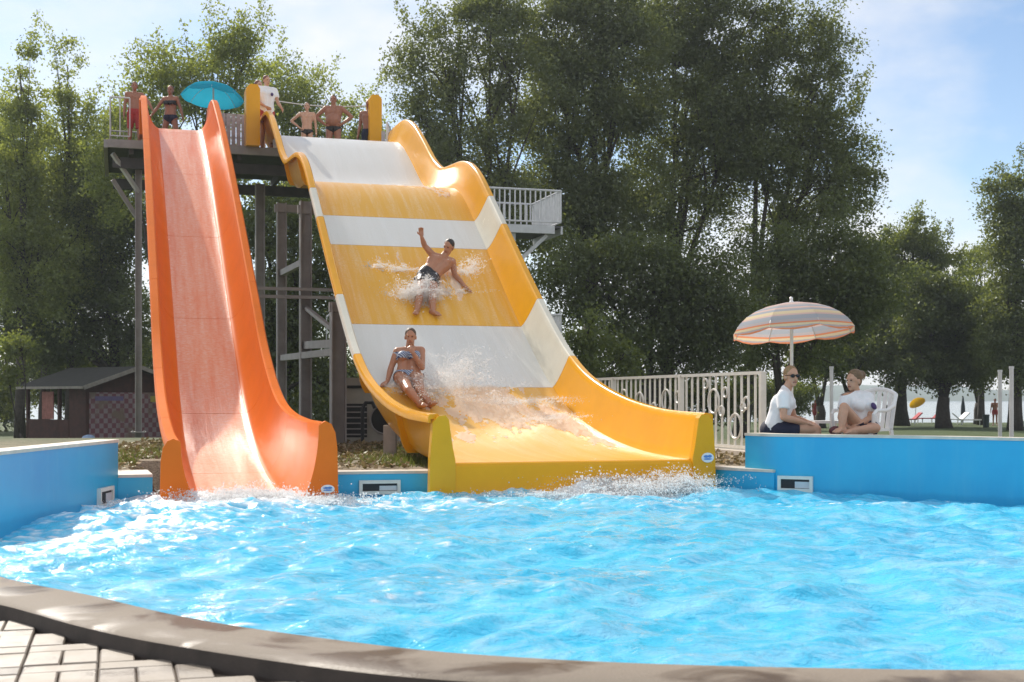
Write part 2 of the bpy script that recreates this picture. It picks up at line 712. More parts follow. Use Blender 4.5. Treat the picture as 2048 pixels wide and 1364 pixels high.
HILLM = plain('far_hill_forest', (0.07, 0.11, 0.07), 0.95, 0.2, 0.02)
mb = MB()
nh = 90
vs_, fs_ = [], []
for i in range(nh):
    x = -1500 + 3000 * i / (nh - 1)
    h = 15 + 4.5 * math.sin(x * 0.0071 + 1.0) + 2.6 * math.sin(x * 0.019) + 1.0 * math.sin(x * 0.06)
    vs_ += [(x, 1200, -2), (x, 1250, h * 0.55), (x, 1330, h), (x, 1450, -2)]
for i in range(nh - 1):
    for k in range(3):
        a, b = i * 4 + k, (i + 1) * 4 + k
        fs_.append((a, b, b + 1, a + 1))
mb.add(vs_, fs_)
tag(mb.build('hills', HILLM, kind='structure', smooth=True), 'low blue hills on the far shore of the lake', None, kind='structure')

# ------------------------------------------------------------------ haze over the lake
hz = bpy.data.materials.new('haze_air')
hz.use_nodes = True
hz.node_tree.nodes.remove(hz.node_tree.nodes['Principled BSDF'])
pvn = hz.node_tree.nodes.new('ShaderNodeVolumePrincipled')
pvn.inputs['Density'].default_value = 0.00045
pvn.inputs['Color'].default_value = (0.80, 0.88, 0.97, 1)
pvn.inputs['Anisotropy'].default_value = 0.35
hz.node_tree.links.new(pvn.outputs[0], hz.node_tree.nodes['Material Output'].inputs['Volume'])
mb = MB()
mb.box((0, 700, 11.5), (3200, 1600, 29.0))
tag(mb.build('haze', hz, kind='stuff'), 'thin summer haze over the park and lake', None, kind='stuff')

# ------------------------------------------------------------------ water
WG = 0.034
gx = np.arange(-5.0, 7.2, WG)
gy = np.arange(4.2, 15.2, WG)
X, Y = np.meshgrid(gx, gy)
H = np.zeros_like(X)
wr = np.random.default_rng(11)
for k in range(46):
    lam = 0.22 * (10.0 ** wr.uniform(0, 1)) if k > 7 else wr.uniform(1.6, 3.2)
    th = wr.normal(-1.25, 0.85)
    kk = 2 * math.pi / lam
    amp = 0.0072 * lam ** 0.85 * wr.uniform(0.5, 1.3) * (1.12 if lam < 0.9 else 0.8)
    ph = wr.uniform(0, 6.28)
    warp = 0.6 * vnoise(X * 0.7 + k, Y * 0.7, 31 + k % 5)
    s = np.sin(kk * (X * math.cos(th) + Y * math.sin(th)) + ph + warp * 2.5)
    H += amp * (s + 0.35 * (1 - np.abs(s)) * 2 - 0.35)
calm = 0.65 + 0.5 * fbm(X * 0.45, Y * 0.45, 5, 3)
H *= calm
# the churn under the two slides
AX = Vector((math.sin(HEAD), math.cos(HEAD), 0))       # uphill along both slides
CX = Vector((math.cos(HEAD), -math.sin(HEAD), 0))      # across, to the right
FO = Vector((-2.63, 13.06, 0))                         # foot of the orange slide
FY = Vector((0.688, 14.145, 0))                          # foot of the yellow slide


def local(base, X, Y):
    dx, dy = X - base.x, Y - base.y
    return dx * CX.x + dy * CX.y, dx * AX.x + dy * AX.y


uo, to = local(FO, X, Y)
uy, ty = local(FY, X, Y)
churn_o = np.exp(-((uo + 0.3) / 1.5) ** 2) * np.exp(-(np.maximum(0, -to) / 2.1) ** 1.3)
churn_y = np.exp(-((uy - 0.7) / 0.95) ** 4) * np.exp(-(np.maximum(0, -ty) / 0.9) ** 1.2)
churn_y2 = 0.7 * np.exp(-((uy + 0.5) / 1.2) ** 4) * np.exp(-(np.maximum(0, -ty) / 0.7) ** 1.1)
churn_l = 0.62 * np.exp(-((X + 3.2) / 1.5) ** 2) * np.exp(-((Y - 10.2) / 2.6) ** 2)
churn_b = 0.42 * np.exp(-((Y - 12.6) / 0.9) ** 2) * (np.abs(X - 0.0) < 4.5)
churn_s = 0.30 * smooth01(1.2, -2.6, X) * np.ones_like(Y) + 0.10 * np.exp(-((X - 4.2) / 1.0) ** 2 - ((Y - 11.0) / 1.2) ** 2)
rough = fbm(X * 5, Y * 6, 3, 5)
fine = fbm(X * 13, Y * 18, 9, 4)
churn = churn_o + churn_y + churn_y2
H += churn * (rough - 0.35) * 0.26 + (churn_l + churn_b) * (fine - 0.5) * 0.07
foam_glint = smooth01(0.52, 0.80, np.clip(churn * 1.15, 0, 1.1) * 0.62 + fine * 0.55 + rough * 0.15 - 0.16)
foam_glint = np.maximum(foam_glint, smooth01(0.60, 0.76, (np.maximum(churn_l, churn_s) + churn_b) * 0.55 + fine * 0.64))  # whites on the left cover foam and painted sun glitter alike
glint_dots = smooth01(0.83, 0.90, vnoise(X * 15 + 0.3 * Y, Y * 24, 77)) * smooth01(1.6, -1.6, X) * smooth01(0.0, 0.012, H) * 0.95  # white dots painted in for sun glints on the ripples
foam_glint = np.maximum(foam_glint, glint_dots)
crest = smooth01(0.035, 0.075, H) * smooth01(0.56, 0.7, fine) * 0.7
foam_glint = np.maximum(foam_glint, crest)
print('FOAM', foam_glint[(np.abs(X + 2.5) < .5) & (np.abs(Y - 12.4) < .4)].mean(), foam_glint.mean(), churn.max(), H.std())
wide = [p + n * 0.13 for p, n in zip(loop, nrm)]
keep = in_poly(X, Y, wide)
ny_, nx_ = X.shape
idx = np.arange(ny_ * nx_).reshape(ny_, nx_)
ok = keep[:-1, :-1] & keep[1:, :-1] & keep[:-1, 1:] & keep[1:, 1:]
q = np.stack([idx[:-1, :-1][ok], idx[:-1, 1:][ok], idx[1:, 1:][ok], idx[1:, :-1][ok]], 1)
used = np.unique(q)
rem = np.full(ny_ * nx_, -1)
rem[used] = np.arange(len(used))
V = np.stack([X.ravel(), Y.ravel(), H.ravel()], 1)[used]
wm = Mat('pool_water')
wv = wm.pos((1.0, 1.35, 1.0))
att = wm.new('ShaderNodeAttribute', attribute_name='foam_glint')
body = wm.noise(0.55, 4, 0.55, wv)
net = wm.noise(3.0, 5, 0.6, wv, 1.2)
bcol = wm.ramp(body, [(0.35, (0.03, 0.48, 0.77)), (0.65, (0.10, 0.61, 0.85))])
caustic_net = wm.ramp(net, [(0.44, (0, 0, 0)), (0.64, (0.55, 0.55, 0.55))])  # pale caustic-like light network painted into the water colour
bcol = wm.mix(caustic_net, bcol, (0.38, 0.70, 0.90))
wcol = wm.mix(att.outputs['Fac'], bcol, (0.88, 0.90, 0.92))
rgh = wm.new('ShaderNodeMath', operation='MULTIPLY_ADD')
wm.l.new(att.outputs['Fac'], rgh.inputs[0])
rgh.inputs[1].default_value = 0.4
rgh.inputs[2].default_value = 0.045
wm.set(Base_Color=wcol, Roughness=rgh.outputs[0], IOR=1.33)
wm.bump(wm.math('ADD', wm.noise(7.0, 5, 0.6, wv, 0.5), wm.math('MULTIPLY', wm.noise(26.0, 3, 0.6, wv), 0.25)), 0.55, 0.05)
wme = fast_mesh('pool_water', V, rem[q], [wm.m], True)
a = wme.attributes.new('foam_glint', 'FLOAT', 'POINT')
a.data.foreach_set('value', foam_glint.ravel()[used].astype(np.float32))
tag(link('pool_water', wme, kind='structure'), 'choppy bright blue pool water', None, kind='structure')
# the tiled basin under it
mb = MB()
mb.add([Vector((p.x, p.y, -1.1)) for p in wide] + [Vector((p.x, p.y, -0.12)) for p in wide],
       [tuple(range(len(wide)))] + [(i, (i + 1) % len(wide), (i + 1) % len(wide) + len(wide), i + len(wide)) for i in range(len(wide))])
tag(mb.build('pool_basin', BLUE, kind='structure'), 'blue pool basin under the water', None, kind='structure')

# ------------------------------------------------------------------ coping and paving in front
cm = Mat('wet_concrete')
cv = cm.pos()
wet = cm.noise(1.7, 5, 0.55, cm.pos((1.2, 1.2, 1)), 0.8)
grn = cm.noise(120.0, 3, 0.7, cv)
dry = cm.ramp(grn, [(0.3, (0.215, 0.177, 0.14)), (0.7, (0.285, 0.238, 0.19))])
wetc = cm.ramp(grn, [(0.3, (0.085, 0.056, 0.036)), (0.7, (0.125, 0.086, 0.056))])
wf = cm.ramp(wet, [(0.47, (0, 0, 0)), (0.59, (1, 1, 1))])
cm.set(Base_Color=cm.mix(wf, dry, wetc), Roughness=cm.math('SUBTRACT', 0.72, cm.math('MULTIPLY', wf, 0.34)))
cm.bump(cm.math('ADD', grn, cm.math('MULTIPLY', wet, 1.5)), 0.25, 0.01)
cm.b.inputs['Specular IOR Level'].default_value = 0.18
CONC = cm.m
nn = out_normals(near, False)
mb = MB()
prof = [(-0.02, -0.25), (0.0, 0.035), (0.02, 0.052), (0.21, 0.046), (0.405, 0.052), (0.425, 0.040), (0.432, -0.06), (0.432, -0.25)]
vs_, fs_ = [], []
for p, n in zip(near, nn):
    for (o, z) in prof:
        q_ = p + n * o
        vs_.append((q_.x, q_.y, z))
k = len(prof)
for i in range(len(near) - 1):
    for j in range(k - 1):
        fs_.append((i * k + j, i * k + j + 1, (i + 1) * k + j + 1, (i + 1) * k + j))
        mb.m.append(1 if j >= 5 else 0)  # outer vertical face of the coping takes the darker concrete
mb.v, mb.f = [tuple(p) for p in vs_], fs_
tag(mb.build('coping', [CONC, plain('dark_concrete', (0.055, 0.043, 0.036), 0.6, 0.35, 6, 0.2, 60)], kind='structure', smooth=50), 'curved wet concrete edge of the pool', None, kind='structure')

pm = Mat('grey_paver')
pv = pm.pos()
pinfo = pm.new('ShaderNodeObjectInfo')
pn = pm.noise(3.5, 5, 0.6, pv)
pg = pm.noise(140.0, 3, 0.7, pv)
pc = pm.ramp(pinfo.outputs['Random'], [(0.0, (0.23, 0.182, 0.136)), (0.6, (0.30, 0.245, 0.188)), (1.0, (0.34, 0.284, 0.224))])
pw = pm.ramp(pn, [(0.44, (0, 0, 0)), (0.62, (1, 1, 1))])
pcol = pm.mix(pm.math('MULTIPLY', pw, 0.55), pc, (0.19, 0.15, 0.115))
pm.set(Base_Color=pm.mix(pm.math('MULTIPLY', pg, 0.3), pcol, (0.36, 0.33, 0.30)), Roughness=pm.math('SUBTRACT', 0.6, pm.math('MULTIPLY', pw, 0.3)))
pm.bump(pg, 0.35, 0.006)
PAVER = pm.m
JOINT = plain('paver_joint_sand', (0.15, 0.115, 0.085), 0.95, 0.3, 80)
outer = [p + n * 0.434 for p, n in zip(near, nn)]
sel = [p for p in outer if p.x > -4.2 and p.x < 3.2 and p.y < 11]
mb = MB()
poly = [Vector((p.x, p.y, -0.040)) for p in sel] + [Vector((3.2, 1.5, -0.040)), Vector((-7.5, 1.5, -0.040)), Vector((-7.5, 9.5, -0.040))]
mb.add(poly, [tuple(range(len(poly)))])
paving = mb.build('paving', JOINT, kind='structure')
tag(paving, 'pale block paving in front of the pool', None, kind='structure')


def brick_mesh(w, l, name):
    b = MB()
    c = 0.006
    h = 0.016
    x, y = w / 2, l / 2
    vs2 = [(-x, -y, -0.03), (x, -y, -0.03), (x, y, -0.03), (-x, y, -0.03), (-x, -y, h - c), (x, -y, h - c), (x, y, h - c), (-x, y, h - c),
           (-x + c, -y + c, h), (x - c, -y + c, h), (x - c, y - c, h), (-x + c, y - c, h)]
    fs2 = [(3, 2, 1, 0)]
    for lo_ in (0, 4):
        for i in range(4):
            fs2.append((lo_ + i, lo_ + (i + 1) % 4, lo_ + 4 + (i + 1) % 4, lo_ + 4 + i))
    fs2.append((8, 9, 10, 11))
    b.add(vs2, fs2)
    return b.mesh(name, [PAVER])


BW = 0.283
small, wideb = brick_mesh(BW / 2 - 0.007, BW - 0.007, 'brick'), brick_mesh(BW - 0.007, BW / 2 - 0.007, 'brick')
outer_np = [(p.x, p.y) for p in sel] + [(3.2, 1.5), (-7.5, 1.5), (-7.5, 9.5)]
# joint line that meets photo pixel (200, 1290)
org = P(200, 1290, 1.05 * F / (1290 - HOR))
org.z = 0
br = random.Random(4)
for i in range(-12, 14):
    for j in range(-10, 14):
        v0 = j * BW * 1.5
        items = [(small, (i + 0.25) * BW, v0 + BW / 2), (small, (i + 0.75) * BW, v0 + BW / 2), (wideb, (i + 0.5) * BW, v0 + BW * 1.25)]
        for me_, u_, v_ in items:
            c = org + CX * u_ + AX * v_
            if c.y < 4.25 or c.x < -3.8 or c.x > 0.9 or c.x < -(c.y * 0.42 + 0.3):
                continue
            if not in_poly(np.array([c.x]), np.array([c.y]), outer_np)[0]:
                continue
            o = link('brick', me_, paving, loc=(c.x, c.y, -0.036 + br.uniform(-0.002, 0.002)))
            o.rotation_euler = (br.uniform(-0.008, 0.008), br.uniform(-0.008, 0.008), HEAD * -1 * -1 + br.uniform(-0.012, 0.012))
            o.rotation_euler[2] = -(-HEAD) * -1 + br.uniform(-0.012, 0.012)


# ------------------------------------------------------------------ pool walls
def wall_strip(path, h0, h1, thick, mat, parent, name):
    ns = out_normals(path, False)
    b = MB()
    vs2, fs2 = [], []
    for p, n in zip(path, ns):
        for (o, z) in ((0, h0), (0, h1), (thick, h1), (thick, h0)):
            q2 = p + n * o
            vs2.append((q2.x, q2.y, z))
    m = len(path)
    for i in range(m - 1):
        for j in range(4):
            a_, b_ = i * 4 + j, i * 4 + (j + 1) % 4
            fs2.append((a_, b_, b_ + 4, a_ + 4))
    fs2.append((0, 1, 2, 3))
    fs2.append(tuple((m - 1) * 4 + j for j in (3, 2, 1, 0)))
    b.add(vs2, fs2)
    return b.build(name, mat, parent, smooth=35)


def shifted(path, off):
    ns = out_normals(path, False)
    return [p + n * off for p, n in zip(path, ns)]


def skimmer(wall, at_, n, w, h, z):
    """white framed water inlet let into the wall face; n points into the pool"""
    n = n.normalized()
    t = Vector((0, 0, 1)).cross(n).normalized()
    M = Matrix((t, -n, Vector((0, 0, 1)))).transposed()
    c = Vector((at_.x, at_.y, z))
    b = MB()
    th = 0.035
    for s in (-1, 1):
        b.box(c + t * (s * (w / 2 - th / 2)) + n * 0.016, (th, 0.05, h), M=M)
        b.box(c + Vector((0, 0, s * (h / 2 - th / 2))) + n * 0.015, (w - 2 * th, 0.05, th), M=M)
    fr = b.build('inlet_frame', WHITEP, wall)
    b = MB()
    b.box(c + n * 0.006, (w - 2 * th - 0.002, 0.03, h - 2 * th - 0.002), M=M)
    b.build('opening', DARK, fr)
    b = MB()
    b.box(c + t * (w * 0.2) + n * 0.022 - Vector((0, 0, 0.01)), (w * 0.42, 0.008, h - 2 * th - 0.03), M=M)
    b.build('flap', STEEL_L, fr)


def pool_wall(label, path, top, thick, capw, cat='wall'):
    c = path[len(path) // 2]
    t = thing('pool_wall', label, cat, (c.x, c.y, 0))
    wall_strip(path, -0.6, top, thick, BLUE, t, 'wall_face')
    ns = out_normals(path, False)
    wall_strip(shifted(path, -0.012), top + 0.001, top + 0.03, capw, CAPM, t, 'wall_cap')
    return t


wL = pool_wall('tall blue pool wall curving along the far left of the water', [Vector(p) for p in wall_left], 0.575, 0.22, 0.25)
wLL = pool_wall('short low blue wall with a pale ledge left of the orange slide', [Vector((-3.68, 13.31, 0)), Vector((-4.00, 13.2, 0))], 0.215, 0.3, 0.9)
wM = pool_wall('low blue wall passing behind the feet of both slides', low_mid, 0.215, 0.2, 0.28)
wR = pool_wall('tall blue pool wall in front of the two seated lifeguards', [Vector(p) for p in wall_right], 0.605, 0.22, 0.25)
wRL = pool_wall('short low blue wall right of the yellow slide foot', low_right, 0.216, 0.2, 0.34)
skimmer(wL, Vector((-4.005, 12.75, 0)), Vector((1, 0.02, 0)), 0.46, 0.19, 0.055)
# the middle inlet, between the slides
pmid = P(758, 977, 13.8)
nmid = Vector((0.211, -0.977, 0))
la_, lb_ = Vector((-0.7, 14.02, 0)), Vector((-1.95, 13.75, 0))
q_ = lb_.lerp(la_, (pmid.x - lb_.x) / (la_.x - lb_.x))
skimmer(wM, q_, nmid, 0.44, 0.15, 0.075)
skimmer(wR, Vector((3.06, 14.02, 0)), Vector((-0.43, -0.90, 0)), 0.38, 0.17, 0.10)



# ------------------------------------------------------------------ slides
def pchip(xs_, ys_, x):
    """monotone cubic through the points"""
    xs_, ys_ = np.array(xs_, float), np.array(ys_, float)
    h = np.diff(xs_)
    dl = np.diff(ys_) / h
    m_ = np.zeros(len(xs_))
    m_[0], m_[-1] = dl[0], dl[-1]
    for i in range(1, len(xs_) - 1):
        if dl[i - 1] * dl[i] > 0:
            w1, w2 = 2 * h[i] + h[i - 1], h[i] + 2 * h[i - 1]
            m_[i] = (w1 + w2) / (w1 / dl[i - 1] + w2 / dl[i])
    x = np.asarray(x, float)
    i = np.clip(np.searchsorted(xs_, x) - 1, 0, len(h) - 1)
    t = (x - xs_[i]) / h[i]
    return (ys_[i] * (1 + 2 * t) * (1 - t) ** 2 + m_[i] * h[i] * t * (1 - t) ** 2 + ys_[i + 1] * t * t * (3 - 2 * t) + m_[i + 1] * h[i] * t * t * (t - 1))


YT = [0, 1, 2, 3, 4, 4.77, 6.34, 8.33, 9.16, 10.0, 10.5, 11.0, 11.7, 12.4, 13.2, 14.4, 15.4, 16.1, 16.8, 17.7]
YZ = [.34, .365, .45, .61, .86, 1.18, 2.16, 3.60, 4.20, 4.78, 4.99, 5.08, 5.13, 5.19, 5.47, 6.18, 6.72, 6.93, 6.97, 6.97]
OT = [0, 1.0, 2.0, 3.0, 4.1, 6.0, 7.3, 15.2, 16.1, 16.9, 17.3]
OZ = [-.07, -.04, .05, .19, .42, 1.18, 1.98, 6.55, 6.92, 6.98, 6.98]


class Slide:
    def __init__(self, base, T, Z):
        self.base, self.T, self.Z = base, T, Z
        self.grow = 0.0
        tt = np.linspace(T[0], T[-1], 800)
        zz = pchip(T, Z, tt)
        ker = np.ones(25) / 25.0
        zp = np.pad(zz, 12, mode='reflect', reflect_type='odd')
        self.tt, self.zz = tt, np.convolve(zp, ker, 'valid')

    def z(self, t):
        return float(np.interp(t, self.tt, self.zz))

    def frame(self, t):
        e = 0.06
        dz = (self.z(min(t + e, self.T[-1])) - self.z(max(t - e, self.T[0]))) / (min(t + e, self.T[-1]) - max(t - e, self.T[0]))
        tan = (AX + Vector((0, 0, dz))).normalized()
        n = CX.cross(tan).normalized()
        p = self.base + AX * t
        return Vector((p.x, p.y, self.z(t))), tan, n

    def pt(self, t, u, v, w=0.0):
        p, tan, n = self.frame(t)
        return p + CX * u + n * v + tan * w

    def sweep(self, prof, t0, t1, step, floor_idx=None, closed=True):
        n = max(2, int(math.ceil((t1 - t0) / step)) + 1)
        b = MB()
        vs2, fs2, ms = [], [], []
        for i in range(n):
            tq = t0 + (t1 - t0) * i / (n - 1)
            p, tan, nn_ = self.frame(tq)
            gq = 1 + self.grow * (1 - float(smooth01(0.3, 4.0, np.array(tq))))
            for (u, v) in prof:
                v = v * gq if u > 0 else v
                vs2.append(p + CX * u + nn_ * v)
        k2 = len(prof)
        for i in range(n - 1):
            for j in range(k2 if closed else k2 - 1):
                j2 = (j + 1) % k2
                fs2.append((i * k2 + j, i * k2 + j2, (i + 1) * k2 + j2, (i + 1) * k2 + j))
                ms.append(1 if floor_idx and floor_idx[0] <= j < floor_idx[1] else 0)
        if closed:
            fs2.append(tuple(range(k2)))
            fs2.append(tuple((n - 1) * k2 + j for j in reversed(range(k2))))
            ms += [0, 0]
        b.v = [tuple(p) for p in vs2]
        b.f = fs2
        b.m = ms
        return b


def trough_profile(W, Fl, Hh, flange, arc, th=0.03, nf=10):
    """closed cross-section: rim, wall, floor, wall, rim, underside. returns profile, floor index range, outer path"""
    right = []
    for a_ in range(0, 8):
        g = math.pi / 2 * a_ / 7
        if arc > 0:
            right.append((W + Fl * (math.sin(g) * arc + (1 - arc) * a_ / 7), Hh * ((1 - math.cos(g)) * 0.75 + 0.25 * a_ / 7)))
        else:
            s = a_ / 7
            right.append((W + Fl * s ** 0.8, Hh * s ** 1.12))
    rim = [(W + Fl + 0.02, Hh + 0.018), (W + Fl + flange - 0.02, Hh + 0.014), (W + Fl + flange, Hh - 0.01), (W + Fl + flange, Hh - 0.075), (W + Fl + flange - 0.025, Hh - 0.075),
           (W + Fl + flange - 0.025, Hh - 0.035), (W + Fl + th + 0.01, Hh - 0.04)]
    floor = [(-W + 2 * W * i / nf, 0.0) for i in range(nf + 1)]
    inner_r = right[1:] + rim
    outer_r = [(u + th, v - 0.012) for (u, v) in reversed(right[1:])] + [(W + th * 0.6, -th)]
    top_r = inner_r + outer_r
    left = [(-u, v) for (u, v) in reversed(inner_r)]
    out_l = [(-u, v) for (u, v) in reversed(outer_r)]
    prof_ = left + floor + inner_r + outer_r + out_l
    i0 = len(left)
    return prof_, (i0, i0 + nf), outer_r


def rib_profile(outer_r, grow=0.07):
    """thin U-shaped joint flange round the outside of the trough"""
    o = [p for p in outer_r]
    inner = o + [(-u, v) for (u, v) in reversed(o)]
    out = []
    for (u, v) in inner:
        L = math.hypot(u, v + 0.25) or 1
        out.append((u + (0.9 * grow if u > 0 else -0.9 * grow) * min(1, abs(u)), v - grow * (0.75 if v < 0.15 else 0.25)))
    return inner, out


def sticker(parent, c, n, w, h):
    n = n.normalized()
    t = Vector((0, 0, 1)).cross(n).normalized()
    up = n.cross(t)
    b = MB()
    poly = [c + t * (math.cos(2 * math.pi * i / 24) * w / 2) + up * (math.sin(2 * math.pi * i / 24) * h / 2) for i in range(24)]
    b.prism(poly, Vector((0, 0, 0)), n * 0.006)
    st = b.build('sticker', WPLAST, parent)
    b = MB()
    for (ox, oy, a_, r_) in ((-0.14, 0.12, 0.20, 0.11), (0.16, 0.14, 0.17, 0.12), (0.0, -0.14, 0.34, 0.07)):
        poly = [c + n * 0.0065 + t * (w * (ox + a_ * math.cos(g))) + up * (h * (oy + r_ * 1.3 * math.sin(g))) for g in [2 * math.pi * i / 14 for i in range(14)]]
        b.prism(poly, Vector((0, 0, 0)), n * 0.002)
    b.build('emblem', STICKB, st)


STICKB = plain('sticker_blue', (0.10, 0.25, 0.62), 0.4, 0.1)

# ---- yellow slide
SY = Slide(Vector((FY.x, FY.y, 0)), YT, YZ)
yel = thing('water_slide', 'wide yellow and white wavy water slide with two sliders coming down', 'water slide', (FY.x, FY.y, 0))
YW, YFL, YH = 1.35, 0.17, 0.50
yprof, yfi, youter = trough_profile(YW, YFL, YH, 0.12, 0.0)
ybands = [(0.0, 4.77, 'y'), (4.77, 6.34, 'w'), (6.34, 8.33, 'y'), (8.33, 9.16, 'w'), (9.16, 13.05, 'y'), (13.05, 16.35, 'w'), (16.35, 17.7, 'y')]
for t0, t1, c in ybands:
    b = SY.sweep(yprof, t0 + 0.004, t1 - 0.004, 0.16, yfi)
    b.build('slide_section', [YEL if c == 'y' or t0 > 12 else WHT, YEL_F if c == 'y' and t0 < 12 else WHT_F], yel, smooth=40, label='white floored start section' if t0 > 12 else 'yellow trough section' if c == 'y' else 'creamy white trough section')
ri, ro = rib_profile(youter)
for t in (2.0, 4.77, 6.34, 8.33, 9.16, 10.9, 13.05):
    b = MB()
    vs2, fs2 = [], []
    k2 = len(ri)
    for w in (-0.03, 0.03):
        p, tan, n = SY.frame(t)
        for lst in (ri, ro):
            for (u, v) in lst:
                vs2.append(p + CX * u + n * v + tan * w)
    for j in range(k2 - 1):
        fs2 += [(j, j + 1, k2 + j + 1, k2 + j), (2 * k2 + j, 3 * k2 + j, 3 * k2 + j + 1, 2 * k2 + j + 1), (k2 + j, k2 + j + 1, 3 * k2 + j + 1, 3 * k2 + j)]
    b.add(vs2, fs2)
    b.build('joint_flange', YEL, yel)
# foot: drop face and two end panels
b = MB()
p0 = SY.base
face = [(0.0, .338), (-0.035, .325), (-0.06, .29), (-0.065, -0.25), (0.05, -0.25), (0.05, .30)]
vs2 = []
for u in (-YW - 0.02, YW + 0.02):
    for (w, z) in face:
        q_ = p0 + CX * u + AX * w
        vs2.append((q_.x, q_.y, z))
k2 = len(face)
b.add(vs2, [(j, (j + 1) % k2, k2 + (j + 1) % k2, k2 + j) for j in range(k2)] + [tuple(range(k2)), tuple(reversed(range(k2, 2 * k2)))])
b.build('front_lip', YEL, yel, smooth=40)
for s in (-1, 1):
    b = MB()
    out = [(YW + 0.012, -0.25), (YW + 0.012, .36), (YW + 0.04, 0.50), (YW + 0.085, 0.80), (YW + 0.12, .845), (YW + 0.20, 0.835), (YW + 0.255, 0.77), (YW + 0.285, 0.40), (YW + 0.30, -0.25)]
    poly = []
    for (u, z) in out:
        q_ = p0 + CX * (u * s) - AX * 0.075
        poly.append(Vector((q_.x, q_.y, z)))
    b.prism(poly, Vector((0, 0, 0)), AX * 0.10)
    ep = b.build('end_panel', YEL, yel)
    if s > 0:
        c = p0 + CX * (YW + 0.19) - AX * 0.0765
        sticker(yel, Vector((c.x, c.y, 0.36)), -AX, 0.15, 0.11)
# start panels at the top
for (s_, tq, uc, hgt) in ((-1, 16.6, 1.85, 1.26), (1, 19.1, 1.425, 1.80)):
    b = MB()
    lo_, hi_ = uc - 0.155, uc + 0.155
    p = SY.base + AX * tq
    p.z = 6.72 + 0.12
    outl = [(lo_, -0.12), (lo_, hgt - 0.10), (lo_ + 0.06, hgt), (hi_ - 0.08, hgt), (hi_, hgt - 0.1), (hi_, -0.12)]
    poly = [p + CX * (u * s_) - AX * 0.25 + Vector((0, 0, v)) for (u, v) in outl]
    b.prism(poly, Vector((0, 0, 0)), AX * 0.5)
    b.build('start_panel', YEL, yel)

# ---- orange slide
SO = Slide(Vector((FO.x, FO.y, 0)), OT, OZ)
SO.grow = 0.24
ora = thing('water_slide', 'narrow deep orange water slide on the left, empty with water running down', 'water slide', (FO.x, FO.y, 0))
OW, OFL, OH = 0.43, 0.25, 0.66
oprof, ofi, oouter = trough_profile(OW, OFL, OH, 0.13, 1.0, 0.03, 6)
obands = [0.0, 2.6, 5.2, 7.8, 10.4, 13.0, 15.6, 17.3]
for t0, t1 in zip(obands[:-1], obands[1:]):
    b = SO.sweep(oprof, t0 + 0.004, t1 - 0.004, 0.16, ofi)
    b.build('slide_section', [ORG, ORG_F], ora, smooth=40)
ri, ro = rib_profile(oouter, 0.06)
for t in obands[1:-1]:
    b = MB()
    vs2, fs2 = [], []
    k2 = len(ri)
    p, tan, n = SO.frame(t)
    for w in (-0.025, 0.025):
        for lst in (ri, ro):
            for (u, v) in lst:
                vs2.append(p + CX * u + n * v + tan * w)
    for j in range(k2 - 1):
        fs2 += [(j, j + 1, k2 + j + 1, k2 + j), (2 * k2 + j, 3 * k2 + j, 3 * k2 + j + 1, 2 * k2 + j + 1), (k2 + j, k2 + j + 1, 3 * k2 + j + 1, 3 * k2 + j)]
    b.add(vs2, fs2)
    b.build('joint_flange', ORG, ora)
for s in (-1, 1):
    b = MB()
    inner = [(OW, -0.25), (OW, -0.07)] + [(OW + OFL * math.sin(g), -0.07 + OH * ((1 - math.cos(g)) * 0.75 + 0.25 * g / (math.pi / 2))) for g in [math.pi / 2 * i / 8 for i in range(1, 9)]]
    outl = [(OW + OFL + 0.07, .625), (OW + OFL + 0.13, .60), (OW + OFL + 0.17, .53), (OW + OFL + 0.19, .40), (OW + OFL + 0.205, -0.25)]
    poly = []
    for (u, z) in inner + outl:
        q_ = SO.base + CX * (u * s) - AX * 0.06
        if s > 0 and z > -0.07:
            z = -0.07 + (z + 0.07) * 1.24
        poly.append(Vector((q_.x, q_.y, z)))
    b.prism(poly, Vector((0, 0, 0)), AX * 0.09)
    b.build('end_panel', ORG, ora)
    c = SO.base + CX * ((OW + OFL + 0.09) * s) - AX * 0.0615
    if s > 0:
        sticker(ora, Vector((c.x, c.y, 0.10)), -AX, 0.14, 0.085)
for s in (-1, 1):        # flared fins at the start of the orange slide
    b = MB()
    p, tan, n = SO.frame(16.9)
    outl = [(-0.45, 0.45), (-0.45, 0.60), (-0.1, 0.72), (0.2, 0.64), (0.4, 0.35), (0.4, -0.1), (-0.2, -0.1)]
    poly = [p + CX * ((OW + OFL + 0.04) * s) + AX * w + Vector((0, 0, v)) for (w, v) in outl]
    b.prism(poly, Vector((0, 0, 0)), CX * (0.10 * s))
    b.build('start_fin', ORG, ora)

# ------------------------------------------------------------------ tower
DECK_Z = 6.72
QD = Vector((-6.58, 29.3, 0))


def T(u, v, z):
    p = QD + CX * u + AX * v
    return Vector((p.x, p.y, z))


